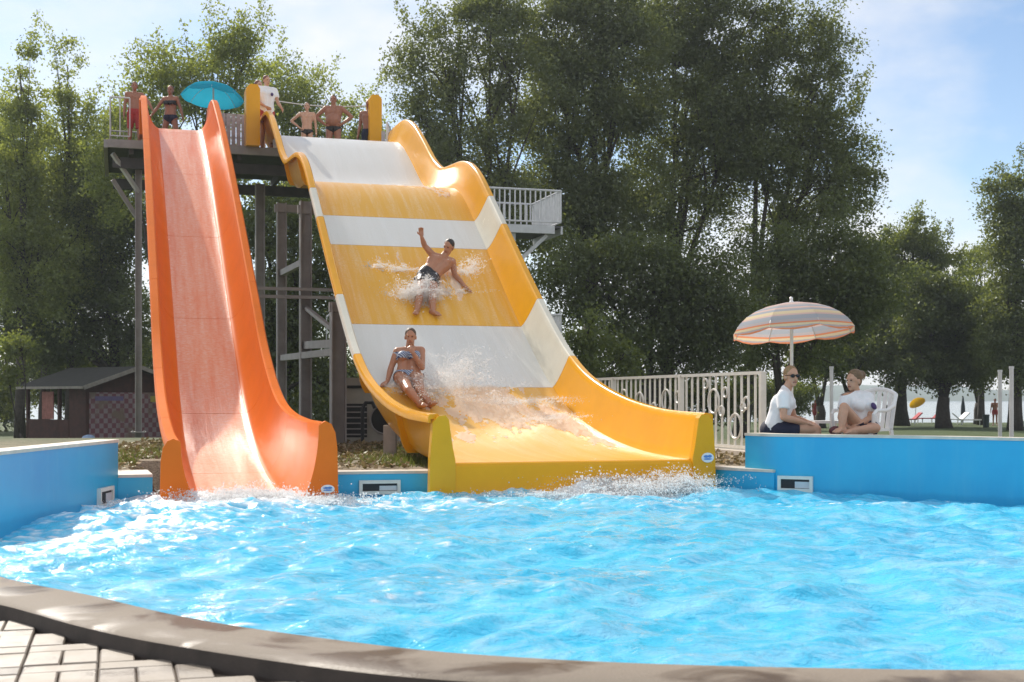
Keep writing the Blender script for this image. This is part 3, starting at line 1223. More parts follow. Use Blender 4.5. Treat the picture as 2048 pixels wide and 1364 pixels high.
M_SL = Matrix((CX, AX, Vector((0, 0, 1)))).transposed()
tower = thing('slide_tower', 'grey steel start tower with columns behind both slides', 'tower', T(1, 1.5, GROUND_Z))
U0, U1, VD = -2.42, 4.45, 3.9
b = MB()
b.box(T((U0 + U1) / 2, VD / 2, DECK_Z - 0.04), (U1 - U0, VD, 0.08), M=M_SL)
b.build('deck', DECKM, tower)
b = MB()
b.box(T((U0 + U1) / 2, -0.042, DECK_Z - 0.09), (U1 - U0, 0.08, 0.18), M=M_SL)
b.build('fascia', STEEL, tower, label='front edge beam of the deck')
b = MB()
b.box(T(U0 - 0.042, VD / 2, DECK_Z - 0.09), (0.08, VD, 0.18), M=M_SL)
b.build('fascia', STEEL, tower)
for u in np.linspace(U0 + 0.5, U1 - 0.5, 6):
    b = MB()
    b.box(T(u, VD / 2, DECK_Z - 0.19), (0.10, VD - 0.1, 0.2), M=M_SL)
    b.build('joist', DECKM, tower)
for v in (0.5, VD - 0.4):
    b = MB()
    b.box(T((U0 + U1) / 2, v, DECK_Z - 0.42), (U1 - U0 - 0.2, 0.16, 0.24), M=M_SL)
    b.build('girder', DECKM, tower)


def h_column(px, d, ztop, w=0.24, zb=GROUND_Z - 0.15, parent=tower):
    x = (px - 1024) / F * d
    b = MB()
    c = Vector((x, d, (zb + ztop) / 2))
    L = ztop - zb
    b.box(c + CX * (w / 2 - 0.012), (0.024, w, L), M=M_SL)
    b.box(c - CX * (w / 2 - 0.012), (0.024, w, L), M=M_SL)
    b.box(c, (w - 0.05, 0.02, L), M=M_SL)
    b.build('column', STEEL, parent)
    b = MB()
    b.box((x, d, GROUND_Z + 0.015), (w + 0.18, w + 0.18, 0.03), M=M_SL)
    for sx in (-1, 1):
        for sy in (-1, 1):
            q3 = Vector((x, d, GROUND_Z)) + CX * (sx * (w / 2 + 0.05)) + AX * (sy * (w / 2 + 0.05))
            b.tube([q3, q3 + Vector((0, 0, 0.06))], 0.018, 6)
    b.build('base_plate', STEEL, parent)
    return Vector((x, d, 0))


c1 = h_column(563, 27.4, SY.z(13.0) - 0.25, 0.20)
c2 = h_column(611, 25.0, SY.z(10.6) - 0.2, 0.22)
c3 = h_column(676, 21.8, SY.z(7.4) - 0.3, 0.25)
c4 = h_column(277, 29.6, DECK_Z - 0.3, 0.15)
c0 = h_column(520, 31.5, DECK_Z - 0.5, 0.22)
for (cp, ct) in ((c1, 13.0), (c2, 10.6), (c3, 7.4)):     # right-hand partners under the yellow slide
    q_ = cp + CX * 2.75
    h_column(1024 + q_.x / q_.y * F, q_.y, SY.z(ct) - 0.3, 0.24)
for (t, z1) in ((6.4, None), (10.0, None), (13.4, None)):
    q_ = SO.base + AX * t
    h_column(1024 + (q_.x) / q_.y * F, q_.y, SO.z(t) - 0.08, 0.18)


def strut(p0, p1, w=0.09, h=0.12, mat=None, name='strut', parent=None):
    b = MB()
    b.beam(p0, p1, w, h)
    return b.build(name, mat or STEEL, parent or tower)


def zat(py, d):
    return EYE + (HOR - py) / F * d


strut((c1.x, c1.y, zat(535, 26.2)), (c2.x, c2.y, zat(535, 26.2)), 0.1, 0.12)
for py in (576, 592):
    zz_ = zat(py, 24.5)
    q0 = c2 + CX * -1.6 + AX * -0.2
    strut((q0.x, q0.y, zz_), (c2.x + 1.2 * CX.x, c2.y + 1.2 * CX.y - 0.2, zz_), 0.06, 0.06)
strut((c2.x, c2.y, zat(686, 24)), (c3.x, c3.y, zat(690, 22.5)), 0.1, 0.14)
strut((c1.x, c1.y, zat(708, 25)), (c3.x, c3.y, zat(708, 23)), 0.1, 0.12)
strut((c2.x, c2.y, zat(615, 25)), (c3.x, c3.y, zat(668, 22)), 0.07, 0.07, name='brace')
strut(T(U0 + 0.1, 0.3, DECK_Z - 0.25), (c4.x, c4.y, DECK_Z - 1.0), 0.07, 0.09, STEEL_L, 'brace')
strut(T(U0 + 0.1, 0.8, DECK_Z - 0.75), (c4.x, c4.y + 0.2, DECK_Z - 1.7), 0.07, 0.09, STEEL, 'brace')
for (cc, ct, orange) in ((c1, 13.0, 0), (c2, 10.6, 0), (c3, 7.4, 0)):
    strut((cc.x - 0.15 * CX.x, cc.y - 0.15 * CX.y, SY.z(ct) - 0.36), (cc.x + 2.9 * CX.x, cc.y + 2.9 * CX.y, SY.z(ct) - 0.36), 0.12, 0.16, name='crossbeam')


def railing(p0, p1, h, parent, mat, nbars, bar=0.014, rail=0.025, mid=True, posts=True):
    p0, p1 = Vector(p0), Vector(p1)
    b = MB()
    b.tube([p0 + Vector((0, 0, h)), p1 + Vector((0, 0, h))], rail, 8)
    r = b.build('top_rail', mat, parent)
    b = MB()
    b.tube([p0 + Vector((0, 0, 0.1)), p1 + Vector((0, 0, 0.1))], rail * 0.8, 6)
    b.build('bottom_rail', mat, parent)
    org_ = world_loc(parent)
    b = MB()
    b.box((0, 0, (h + 0.1) / 2), (bar * 2, bar * 2, h - 0.1))
    me_ = b.mesh('bar', [mat])
    ang = math.atan2((p1 - p0).y, (p1 - p0).x)
    for i in range(nbars + 1):
        o = link('bar', me_, parent, loc=p0.lerp(p1, i / nbars) - org_)
        o.rotation_euler = (0, 0, ang)


railing(T(U0 + 0.05, 0.1, DECK_Z), T(U0 + 0.05, VD - 0.1, DECK_Z), 0.95, tower, STEEL, 9, 0.008, 0.018)
railing(T(U0 + 0.05, VD - 0.06, DECK_Z), T(U1 - 0.9, VD - 0.06, DECK_Z), 0.95, tower, STEEL, 40, 0.006, 0.018)
railing(T(U0 + 0.05, 0.04, DECK_Z), T(-1.95, 0.04, DECK_Z), 0.95, tower, STEEL_L, 2, 0.012, 0.018)
railing(T(U1 - 0.45, 0.9, DECK_Z), T(U1 - 0.05, 2.2, DECK_Z), 0.95, tower, STEEL_L, 8, 0.02)
# windbreak of upright boards between the two slides
wb = thing('windbreak_screen', 'grey upright board screen under the aqua parasol on the tower', 'screen', T(0.55, 1.0, DECK_Z))
for i in range(7):
    b = MB()
    b.box(T(0.15 + i * 0.115, 1.0, DECK_Z + 0.49), (0.10, 0.024, 0.92), M=M_SL)
    b.build('slat', BOARD, wb)
b = MB()
for z in (0.2, 0.8):
    b.box(T(0.495, 1.03, DECK_Z + z), (0.8, 0.03, 0.06), M=M_SL)
b.build('rail', STEEL, wb)
wb2 = thing('windbreak_screen', 'grey board screen beside the right start post of the yellow slide', 'screen', T(4.2, 1.6, DECK_Z))
for i in range(5):
    b = MB()
    b.box(T(4.05 + i * 0.105, 1.6, DECK_Z + 0.45), (0.09, 0.024, 0.86), M=M_SL)
    b.build('slat', BOARD, wb2)
b = MB()
b.box(T(4.26, 1.63, DECK_Z + 0.6), (0.56, 0.03, 0.06), M=M_SL)
b.box(T(4.26, 1.63, DECK_Z + 0.02), (0.56, 0.03, 0.06), M=M_SL)
b.build('rail', STEEL, wb2)

# stairs with landings behind the yellow slide
LZ = zat(452, 36.0)
LC = Vector((98 / F * 36.0, 36.0, 0))       # front right corner of the landing


def S(u, v, z):
    p = LC + CX * u + AX * v
    return Vector((p.x, p.y, z))


stairs = thing('staircase', 'pale steel staircase landings rising behind the yellow slide', 'staircase', S(-1, 1, ground_z(36)))
for (zl, w) in ((LZ, 2.5), (zat(700, 36.0), 2.5)):
    b = MB()
    b.box(S(-w / 2, 1.3, zl - 0.03), (w, 2.6, 0.06), M=M_SL)
    b.build('landing', DECKM, stairs)
    b = MB()
    b.box(S(-w / 2 - 0.1, -0.03, zl - 0.12), (w - 0.2, 0.055, 0.22), M=M_SL)
    b.box(S(0.03, 1.3, zl - 0.12), (0.055, 2.55, 0.22), M=M_SL)
    b.build('edge_beam', STEEL_L, stairs)
    railing(S(-w, 0.02, zl), S(0, 0.02, zl), 0.97, stairs, STEEL_L, 17, 0.016, 0.03)
    railing(S(0, 0.02, zl), S(0, 2.58, zl), 0.97, stairs, STEEL_L, 18, 0.02, 0.03)
    railing(S(-w, 2.58, zl), S(0, 2.58, zl), 0.97, stairs, STEEL_L, 14, 0.016, 0.03)
b = MB()
b.box(S(-1.38, 0.2, (LZ - 0.2 - 0.8) / 2), (0.19, 0.19, LZ - 0.2 + 0.8), M=M_SL)
b.build('column', STEEL_L, stairs)
b = MB()
b.box(S(-1.38, 2.3, (LZ - 0.2 - 0.8) / 2), (0.19, 0.19, LZ - 0.2 + 0.8), M=M_SL)
b.build('column', STEEL_L, stairs)
strut(S(-0.35, 0.2, LZ - 0.24), S(-1.3, 0.2, LZ - 1.12), 0.08, 0.1, STEEL_L, 'brace', stairs)
# flights
def flight(p0, p1, width_v, n, parent):
    for s in (0, 1):
        off = AX * (width_v * s)
        b = MB()
        b.beam(p0 + off, p1 + off, 0.05, 0.22)
        b.build('stringer', STEEL_L, parent)
        railing(p0 + off, p1 + off, 0.95, parent, STEEL_L, 14, 0.014)
    for i in range(n):
        q2 = p0.lerp(p1, (i + 0.5) / n) + AX * (width_v / 2)
        b = MB()
        b.box(q2, (abs((p1 - p0).dot(CX)) / n + 0.02, width_v - 0.06, 0.04), M=M_SL)
        b.build('tread', DECKM, parent)


flight(T(U1 + 0.02, 1.5, DECK_Z - 0.05), P(975, 520, 32.2), 1.0, 12, stairs)
flight(S(-2.5, 0.3, zat(700, 36) - 0.05), S(-2.5 - 1.0, 0.3, 0.2), 1.0, 8, stairs)
flight(S(-2.52, 1.5, LZ - 0.05), S(-2.52 - 3.6, 1.5, zat(700, 36)), 1.0, 14, stairs)

# rope across the start of the yellow slide
b = MB()
pc0 = SY.base + AX * 19.1 + Vector((0, 0, 8.42))
pa, pb = pc0 - CX * (YW + 0.05), pc0 + CX * (YW + 0.05)
b.tube([pa.lerp(pb, i / 14) - Vector((0, 0, 0.10 * math.sin(math.pi * i / 14))) for i in range(15)], 0.014, 6)
tag(b.build('rope', WHITEP), 'pale safety rope strung across the top of the yellow slide', 'rope')


# ------------------------------------------------------------------ parasols
def parasol(label, apex, radius, drop, mat, nrib, pole_bottom, polemat, tilt=(0, 0), valance=0.06, name='parasol', finial=True, spin=0.2):
    t = thing(name, label, 'parasol', (apex.x, apex.y, pole_bottom))
    M = (Matrix.Rotation(tilt[0], 3, 'X') @ Matrix.Rotation(tilt[1], 3, 'Y'))
    NR = 6

    def cp(g, s, sag=0.0):
        r = radius * math.sin(s * R(72)) / math.sin(R(72))
        z = -drop * (1 - math.cos(s * R(72))) / (1 - math.cos(R(72)))
        return apex + M @ Vector((r * math.cos(g), r * math.sin(g), z - sag))
    for k in range(nrib):
        g0, g1 = 2 * math.pi * k / nrib + spin, 2 * math.pi * (k + 1) / nrib + spin
        vs2, uvs, fs2 = [], [], []
        NC = 5
        for i in range(NR + 2):
            s = min(i / NR, 1.0)
            for j in range(NC):
                f = j / (NC - 1)
                a0, a1 = cp(g0, max(s, 0.02)), cp(g1, max(s, 0.02))
                p = a0.lerp(a1, f)
                mid = cp(g0 + (g1 - g0) * f, max(s, 0.02))
                p = p.lerp(mid, 0.35)
                if i == NR + 1:
                    p = p + M @ Vector((0, 0, -valance * (0.35 + 0.65 * math.sin(math.pi * f))))
                vs2.append(p)
                uvs.append((f, (s if i <= NR else 1.08) / 1.08))
        for i in range(NR + 1):
            for j in range(NC - 1):
                a_ = i * NC + j
                fs2.append((a_, a_ + 1, a_ + NC + 1, a_ + NC))
        b = MB()
        b.add(vs2, fs2)
        o = b.build('canopy_panel', mat, t, smooth=60)
        me_ = o.data
        ul = me_.uv_layers.new(name='UVMap')
        for lp in me_.loops:
            ul.data[lp.index].uv = uvs[lp.vertex_index]
        b = MB()
        b.tube([cp(g0, s / 8, 0.012) for s in range(0, 9)], 0.006, 5)
        b.build('rib', polemat, t)
    b = MB()
    top = apex + M @ Vector((0, 0, -0.03))
    b.tube([Vector((apex.x, apex.y, pole_bottom)), top], 0.021, 10)
    b.build('pole', polemat, t)
    if finial:
        b = MB()
        b.tube([apex + M @ Vector((0, 0, z)) for z in (-0.02, 0.0, 0.03, 0.06, 0.075)], [0.03, 0.034, 0.018, 0.022, 0.008], 10)
        b.build('finial', WPLAST, t)
    return t


sm = Mat('striped_canvas')
uvn = sm.new('ShaderNodeUVMap')
sxy = sm.new('ShaderNodeSeparateXYZ')
sm.l.new(uvn.outputs['UV'], sxy.inputs[0])
GR, YE, OR_, PK, GB = (0.56, 0.51, 0.52), (0.82, 0.70, 0.48), (0.82, 0.32, 0.17), (0.76, 0.57, 0.52), (0.46, 0.49, 0.54)
stops = [(0.0, (0.7, 0.62, 0.6)), (0.2, GR), (0.27, PK), (0.36, GR), (0.44, GB), (0.50, PK), (0.55, GB), (0.62, YE), (0.69, PK), (0.73, GB), (0.82, GR), (0.87, OR_), (0.90, YE), (0.945, GR), (0.972, OR_)]
scol = sm.ramp(sxy.outputs['Y'], stops, 'CONSTANT')
sm.n.remove(sm.b)
d1, t1_ = sm.new('ShaderNodeBsdfDiffuse'), sm.new('ShaderNodeBsdfTranslucent')
sm.l.new(scol, d1.inputs['Color'])
sm.l.new(scol, t1_.inputs['Color'])
mx = sm.new('ShaderNodeMixShader')
mx.inputs[0].default_value = 0.4
sm.l.new(d1.outputs[0], mx.inputs[1])
sm.l.new(t1_.outputs[0], mx.inputs[2])
sm.l.new(mx.outputs[0], sm.out.inputs['Surface'])


def cloth_translucent(name, col, tr=0.4):
    m = Mat(name)
    m.n.remove(m.b)
    n = m.noise(5, 4, 0.6, m.pos())
    c = m.ramp(n, [(0.3, tuple(x * 0.9 for x in col)), (0.7, col)])
    d_, t_ = m.new('ShaderNodeBsdfDiffuse'), m.new('ShaderNodeBsdfTranslucent')
    m.l.new(c, d_.inputs['Color'])
    m.l.new(c, t_.inputs['Color'])
    x = m.new('ShaderNodeMixShader')
    x.inputs[0].default_value = tr
    m.l.new(d_.outputs[0], x.inputs[1])
    m.l.new(t_.outputs[0], x.inputs[2])
    m.l.new(x.outputs[0], m.out.inputs['Surface'])
    return m.m


AQUA = cloth_translucent('aqua_canvas', (0.03, 0.42, 0.60))
parasol('striped beach parasol in grey, yellow and orange above the lifeguards', P(1583, 606, 15.6), 0.745, 0.35, sm.m, 8, GROUND_Z, WHITEP, (R(-5), R(-2.5)), 0.06)
ap = P(427, 168, 30.6)
parasol('aqua blue parasol shading the start tower deck', ap, 0.73, 0.33, AQUA, 8, DECK_Z, WHITEP, (R(-7), R(3)), 0.05, finial=False)

# ------------------------------------------------------------------ white fence
fence = thing('metal_fence', 'white metal bar fence with ring ornaments right of the yellow slide', 'fence', P(1525, 912, 17.6))
A0 = P(1525, 912, 17.6)
A0.z = GROUND_Z
B0 = A0 + AX * 8.6
FT = 1.13
fdir = (B0 - A0).normalized()
ang = math.atan2(fdir.y, fdir.x)
b = MB()
b.beam(A0 + Vector((0, 0, FT)), B0 + Vector((0, 0, FT)), 0.045, 0.045)
b.build('top_rail', WHITEP, fence)
b = MB()
b.beam(A0 + Vector((0, 0, 0.10)), B0 + Vector((0, 0, 0.10)), 0.04, 0.04)
b.build('bottom_rail', WHITEP, fence)
b = MB()
b.beam(A0 + Vector((0, 0, 0.02)) - AX * 0.6 - CX * 0.04, B0 + Vector((0, 0, 0.02)), 0.34, 0.08)
b.build('kerb', CAPM, fence)
b = MB()
b.box((0, 0, (FT + 0.1) / 2), (0.036, 0.022, FT - 0.13))
bar_me = b.mesh('bar', [WHITEP])
nb = 42
org_ = world_loc(fence)
for i in range(1, nb):
    p = A0.lerp(B0, i / nb)
    o = link('bar', bar_me, fence, loc=p - org_)
    o.rotation_euler = (0, 0, ang)
for i in (0, 13, 27, 42):
    p = A0.lerp(B0, i / nb)
    b = MB()
    b.box(p + Vector((0, 0, FT / 2)), (0.075, 0.075, FT + 0.03), rz=ang)
    b.build('post', WHITEP, fence)


def ring(s, z, r, w=0.022):
    c = A0 + fdir * s + Vector((0, 0, z)) - CX * 0.014
    b = MB()
    n = 26
    pts = [c + fdir * (math.cos(2 * math.pi * i / n) * r) + Vector((0, 0, math.sin(2 * math.pi * i / n) * r)) for i in range(n + 1)]
    b.tube(pts, w * 0.75, 6)
    b.build('ring', WHITEP, fence)


for (s, z, r) in ((1.48, 0.74, 0.175), (0.78, 0.39, 0.175), (1.1, 0.87, 0.07), (1.22, 0.60, 0.07), (0.45, 0.72, 0.08), (0.55, 0.66, 0.06), (1.75, 1.0, 0.07), (2.05, 0.35, 0.15),
                  (3.2, 0.75, 0.17), (3.7, 0.62, 0.09), (4.3, 0.72, 0.16), (2.75, 0.8, 0.09), (5.0, 0.78, 0.15), (5.7, 0.66, 0.1)):
    ring(s, z, r)


# ------------------------------------------------------------------ trees
def tree(name, label, px, py, d, lobes, leafmat, barkmat, trunk_r=0.22, density=1.0, leaf=(0.085, 0.16), group=None, seed=1, sprigs=0, lean=0.0, fork=0.45, cat='tree', limbs=True, squash=0.75):
    rr = np.random.default_rng(seed)
    rnd = random.Random(seed)
    s = F / d
    base = P(px, py, d)
    base.z = ground_z(d) - 0.05
    t = thing(name, label, cat, base, group=group)
    tops = []
    clumps = []          # centre, radius
    for lb in lobes:
        lx, ly, rx, ry = lb[:4]
        dz = lb[4] if len(lb) > 4 else 0.0
        c = P(lx, ly, d + dz)
        rw, rh = rx / s, ry / s
        tops.append((c, rw, rh))
        n = int(max(8, density * (rw * rh) * 12.5))
        for _ in range(n):
            v = rr.normal(size=3)
            v /= np.linalg.norm(v)
            q = rr.uniform(0.15, 1.0) ** 0.5
            wob = 0.78 + 0.5 * rr.uniform() ** 1.5
            cl = np.array([c.x + v[0] * rw * q * wob, c.y + v[1] * rw * squash * q * wob, c.z + v[2] * rh * q * wob])
            clumps.append((cl, rr.uniform(0.28, 0.72) * min(1.0, 0.35 + rw * 0.4), 1.0))
        for _ in range(int(sprigs * max(1, rw))):
            g = rr.uniform(-0.95, 0.95)
            st = np.array([c.x + rw * g * 0.9, c.y + rr.uniform(-.4, .4) * rw, c.z + rh * math.sqrt(max(0.05, 1 - g * g)) * 0.9])
            L = rr.uniform(0.5, 1.9)
            dr = np.array([g * 0.45 + rr.normal() * 0.15, rr.normal() * 0.15, 1.0])
            for k in range(int(L / 0.22)):
                f = k * 0.22
                clumps.append((st + dr * f, 0.22 * (1 - 0.6 * f / L) + 0.06, 0.35 * (1 - 0.5 * f / L)))
    vs_all, q_all = [], []
    tot = 0
    for (cl, r, wgt) in clumps:
        n = int(225 * wgt * (r / 0.5) ** 1.6 * rr.uniform(0.5, 1.4)) + 5
        p = cl + rr.normal(size=(n, 3)) * np.array([r * 0.62, r * 0.62, r * 0.45])
        L = rr.uniform(leaf[0], leaf[1], n)[:, None]
        ax = rr.normal(size=(n, 3)) + np.array([0, 0, -0.5])
        ax /= np.linalg.norm(ax, axis=1)[:, None]
        sd = np.cross(ax, rr.normal(size=(n, 3)))
        sd /= np.linalg.norm(sd, axis=1)[:, None]
        w = L * rr.uniform(0.28, 0.48, n)[:, None]
        a = p
        b1 = p + ax * L * 0.5 + sd * w
        c1_ = p + ax * L
        vs_all.append(np.stack([a - sd * w * 0.5, p + ax * L * 0.6 + sd * w * 1.3, c1_ - sd * w * 0.4], 1).reshape(-1, 3))
        tot += n
    vv = np.concatenate(vs_all) - np.array(base)
    me_ = fast_mesh('crown', vv, np.arange(tot * 3).reshape(-1, 3), [leafmat])
    link('crown', me_, t)
    # trunk and limbs
    b = MB()
    topc = max(tops, key=lambda x: x[0].z)[0]
    low = min(c.z - rh for (c, rw, rh) in tops)
    mean = sum((c for (c, _, _) in tops), Vector((0, 0, 0))) / len(tops)
    fz = base.z + (topc.z - base.z) * fork * 0.6
    fz = max(base.z + 0.5, min(fz, mean.z))
    fk = Vector((base.x + lean * (fz - base.z), base.y, fz))
    pts = [base, base.lerp(fk, 0.33) + Vector((rnd.uniform(-.08, .08), 0, 0)), base.lerp(fk, 0.7) + Vector((rnd.uniform(-.1, .1), 0, 0)), fk]
    b.tube(pts, [trunk_r * 1.25, trunk_r, trunk_r * 0.85, trunk_r * 0.75], 10)
    for (c, rw, rh) in tops:
        e = Vector((c.x, c.y, c.z + rh * 0.35))
        m1 = fk.lerp(e, 0.45) + Vector((rnd.uniform(-.25, .25), rnd.uniform(-.25, .25), 0.25))
        b.tube([fk - Vector((0, 0, 0.2)), m1, e], [trunk_r * 0.5, trunk_r * 0.28, 0.02], 7)
        if limbs:
            mine = [cl for cl in clumps if abs(cl[0][0] - c.x) < rw and abs(cl[0][2] - c.z) < rh]
            for cl in rnd.sample(mine, min(len(mine), 9)):
                q2 = Vector(cl[0])
                s0 = m1.lerp(e, rnd.uniform(0.0, 0.9))
                md = s0.lerp(q2, 0.5) + Vector((0, 0, 0.12))
                b.tube([s0, md, q2], [trunk_r * 0.13 + 0.008, trunk_r * 0.08 + 0.006, 0.006], 5)
    b.build('trunk', barkmat, t, smooth=True)
    return t, tot


BARK = plain('dark_bark', (0.055, 0.045, 0.037), 0.9, 0.35, 9, 0.6, 25)
LF_WILLOW = leaf_mat('willow_leaves', (0.058, 0.080, 0.030), (0.12, 0.145, 0.055), 0.52, (0.34, 0.38, 0.06))
LF_POPLAR = leaf_mat('poplar_leaves', (0.050, 0.070, 0.024), (0.11, 0.135, 0.045), 0.5, (0.32, 0.36, 0.05))
LF_GREEN = leaf_mat('bright_leaves', (0.06, 0.09, 0.016), (0.12, 0.15, 0.035), 0.55, (0.36, 0.40, 0.05))
LF_LIGHT = leaf_mat('pale_leaves', (0.085, 0.12, 0.025), (0.17, 0.20, 0.045), 0.62, (0.50, 0.55, 0.08))
LF_DARK = leaf_mat('dark_leaves', (0.035, 0.053, 0.016), (0.088, 0.112, 0.034), 0.45, (0.30, 0.35, 0.045))

NLEAF = 0


def T_(*a, **k):
    global NLEAF
    t, n = tree(*a, **k)
    NLEAF += n
    return t


# left stand
T_('poplar_tree', 'slim pointed poplar at the left edge of the picture', 40, 870, 52, [(40, 170, 40, 115), (45, 290, 62, 110), (10, 420, 90, 130), (80, 560, 95, 120)], LF_LIGHT, BARK, 0.2, 1.0, seed=11, sprigs=2)
T_('poplar_tree', 'pale green poplar with a narrow tip behind the hut roof', 140, 870, 54, [(135, 165, 30, 95), (140, 290, 62, 110), (190, 300, 50, 90), (160, 460, 110, 130)], LF_LIGHT, BARK, 0.2, 1.0, seed=12, sprigs=2)
T_('locust_tree', 'broad yellow green tree above the orange slide top', 330, 870, 50, [(330, 190, 85, 90), (430, 150, 90, 110), (500, 110, 60, 70), (380, 330, 140, 110), (260, 330, 80, 110)], LF_LIGHT, BARK, 0.24, 0.95, seed=13, sprigs=3)
T_('locust_tree', 'light green tree behind the people on the tower', 600, 870, 56, [(600, 230, 90, 90), (690, 260, 80, 90), (540, 190, 60, 80), (640, 400, 120, 120)], LF_LIGHT, BARK, 0.22, 0.85, seed=14, sprigs=3)
T_('maple_tree', 'dark leafy tree with leaning limbs left of the orange slide', 235, 870, 54, [(90, 560, 120, 80), (200, 620, 120, 80), (250, 480, 75, 110), (190, 400, 60, 60), (30, 640, 60, 60), (70, 690, 80, 55), (160, 690, 80, 60), (270, 700, 60, 60)], LF_DARK, BARK, 0.24, 1.15, seed=15, sprigs=1)
T_('maple_tree', 'shaded tree filling the gap between the two slides', 560, 870, 42, [(530, 440, 85, 90), (620, 520, 85, 110), (520, 620, 90, 120), (620, 690, 80, 90), (690, 800, 90, 70)], LF_DARK, BARK, 0.2, 1.25, seed=16, sprigs=1)
T_('linden_tree', 'leafy pale tree filling the space between the left poplars', 90, 870, 58, [(60, 330, 90, 80), (190, 380, 80, 90), (20, 470, 80, 90), (110, 500, 110, 90), (230, 300, 60, 90), (-20, 280, 60, 110)], LF_LIGHT, BARK, 0.24, 1.0, seed=18, sprigs=1)
T_('shrub', 'lit yellow green bush beside the hut', 40, 870, 43, [(40, 690, 45, 35), (10, 730, 40, 40)], LF_GREEN, BARK, 0.06, 1.6, seed=17, fork=0.2, cat='shrub')
# big trees in the middle
T_('willow_tree', 'wide grey green willow right of the tower people', 960, 870, 50, [(880, 120, 85, 120), (980, 60, 90, 110), (850, 270, 70, 100), (920, 330, 110, 100), (1040, 180, 75, 130), (1010, 420, 120, 110)], LF_WILLOW, BARK, 0.34, 1.0, seed=21, sprigs=2)
T_('willow_tree', 'tall dense willow over the stair landing', 1180, 870, 52, [(1120, 60, 100, 120), (1210, 30, 100, 120), (1150, 230, 130, 130), (1250, 180, 110, 140), (1110, 400, 110, 120), (1220, 420, 130, 120)], LF_WILLOW, BARK, 0.36, 1.1, seed=22, sprigs=1)
T_('poplar_tree', 'tallest dark poplar in the middle of the grove', 1330, 870, 54, [(1350, 30, 110, 130), (1450, 60, 95, 140), (1390, 220, 140, 130), (1480, 260, 110, 130), (1340, 400, 130, 130)], LF_POPLAR, BARK, 0.36, 1.0, seed=23, sprigs=2)
T_('poplar_tree', 'leaning poplar with ragged right side against open sky', 1480, 870, 54, [(1540, 60, 60, 110), (1640, 130, 75, 110), (1560, 250, 110, 120), (1660, 270, 80, 90), (1600, 400, 130, 100), (1700, 370, 70, 70)], LF_POPLAR, BARK, 0.32, 0.95, seed=24, sprigs=3, lean=0.12)
T_('maple_tree', 'low dark tree crown behind the white fence', 1300, 870, 46, [(1180, 560, 110, 100), (1310, 560, 120, 110), (1420, 600, 100, 100), (1270, 680, 110, 70), (1420, 700, 90, 60)], LF_DARK, BARK, 0.26, 1.25, seed=25)
T_('maple_tree', 'broad leafy tree behind the striped parasol', 1560, 868, 50, [(1560, 560, 120, 110), (1660, 530, 110, 110), (1500, 680, 90, 70), (1620, 690, 90, 60), (1720, 590, 80, 100)], LF_DARK, BARK, 0.26, 1.15, seed=26, sprigs=1)
T_('shrub', 'sunlit green bush beside the lower stair landing', 1180, 868, 41, [(1165, 690, 50, 60), (1200, 740, 55, 50), (1250, 720, 40, 45)], LF_GREEN, BARK, 0.06, 1.7, seed=27, fork=0.2, cat='shrub')
T_('laurel_shrub', 'dark undergrowth bush behind the fence bars', 1330, 866, 48, [(1260, 800, 70, 50), (1360, 800, 70, 50), (1450, 800, 60, 50)], LF_DARK, BARK, 0.06, 1.6, seed=28, fork=0.2, cat='shrub')
# right side
T_('linden_tree', 'rounded tree with a lit yellow green edge near the beach', 1803, 845, 76, [(1740, 560, 70, 90), (1800, 560, 90, 90), (1880, 560, 75, 80), (1780, 680, 100, 70), (1890, 680, 80, 80), (1830, 480, 60, 40)], LF_GREEN, BARK, 0.42, 0.85, seed=31, sprigs=2, leaf=(0.11, 0.20))
T_('linden_tree', 'dark round tree whose trunk stands by the beach bins', 1888, 850, 70, [(1850, 620, 90, 90), (1930, 640, 70, 80), (1840, 720, 90, 50), (1920, 730, 70, 50)], LF_DARK, BARK, 0.40, 1.0, seed=32, leaf=(0.11, 0.20))
T_('poplar_tree', 'tall narrow poplar at the right edge of the picture', 2030, 850, 66, [(2020, 400, 55, 80), (2045, 520, 75, 120), (2010, 640, 60, 90), (2060, 700, 70, 80)], LF_POPLAR, BARK, 0.34, 1.0, seed=33, sprigs=2, leaf=(0.10, 0.19))
T_('linden_tree', 'thin young tree between the round trees and the right poplar', 1962, 845, 80, [(1960, 540, 45, 60), (1980, 620, 50, 70), (1955, 720, 45, 50)], LF_GREEN, BARK, 0.22, 0.6, seed=34, sprigs=2, leaf=(0.11, 0.20))
T_('linden_tree', 'slender tree with a thin trunk left of the lifeguard woman', 1700, 848, 74, [(1690, 640, 80, 80), (1740, 700, 60, 60), (1640, 720, 60, 45)], LF_DARK, BARK, 0.3, 1.0, seed=35, leaf=(0.11, 0.20))
for k, (px, d, lab) in enumerate(((1640, 72, 'dark trunked tree behind the seated man'), (1958, 82, 'slender dark tree just left of the volleyball poles'))):
    T_('linden_tree', lab, px, 848, d, [(px - 20, 690, 60, 50), (px + 40, 720, 45, 40)], LF_DARK, BARK, 0.3, 1.0, seed=40 + k, leaf=(0.11, 0.20))
T_('laurel_hedge', 'dark clipped looking hedge behind the wooden hut', 150, 868, 60, [(-30, 760, 90, 75), (90, 740, 80, 80), (190, 760, 90, 80), (300, 770, 80, 90), (400, 780, 80, 90)], LF_DARK, BARK, 0.06, 1.3, seed=51, fork=0.2, cat='hedge', limbs=False)
T_('laurel_hedge', 'dark hedge seen between the tower columns', 600, 868, 47, [(500, 760, 90, 80), (600, 770, 90, 80), (700, 770, 90, 80), (800, 770, 90, 80), (560, 660, 80, 70)], LF_DARK, BARK, 0.06, 1.3, seed=52, fork=0.2, cat='hedge', limbs=False)
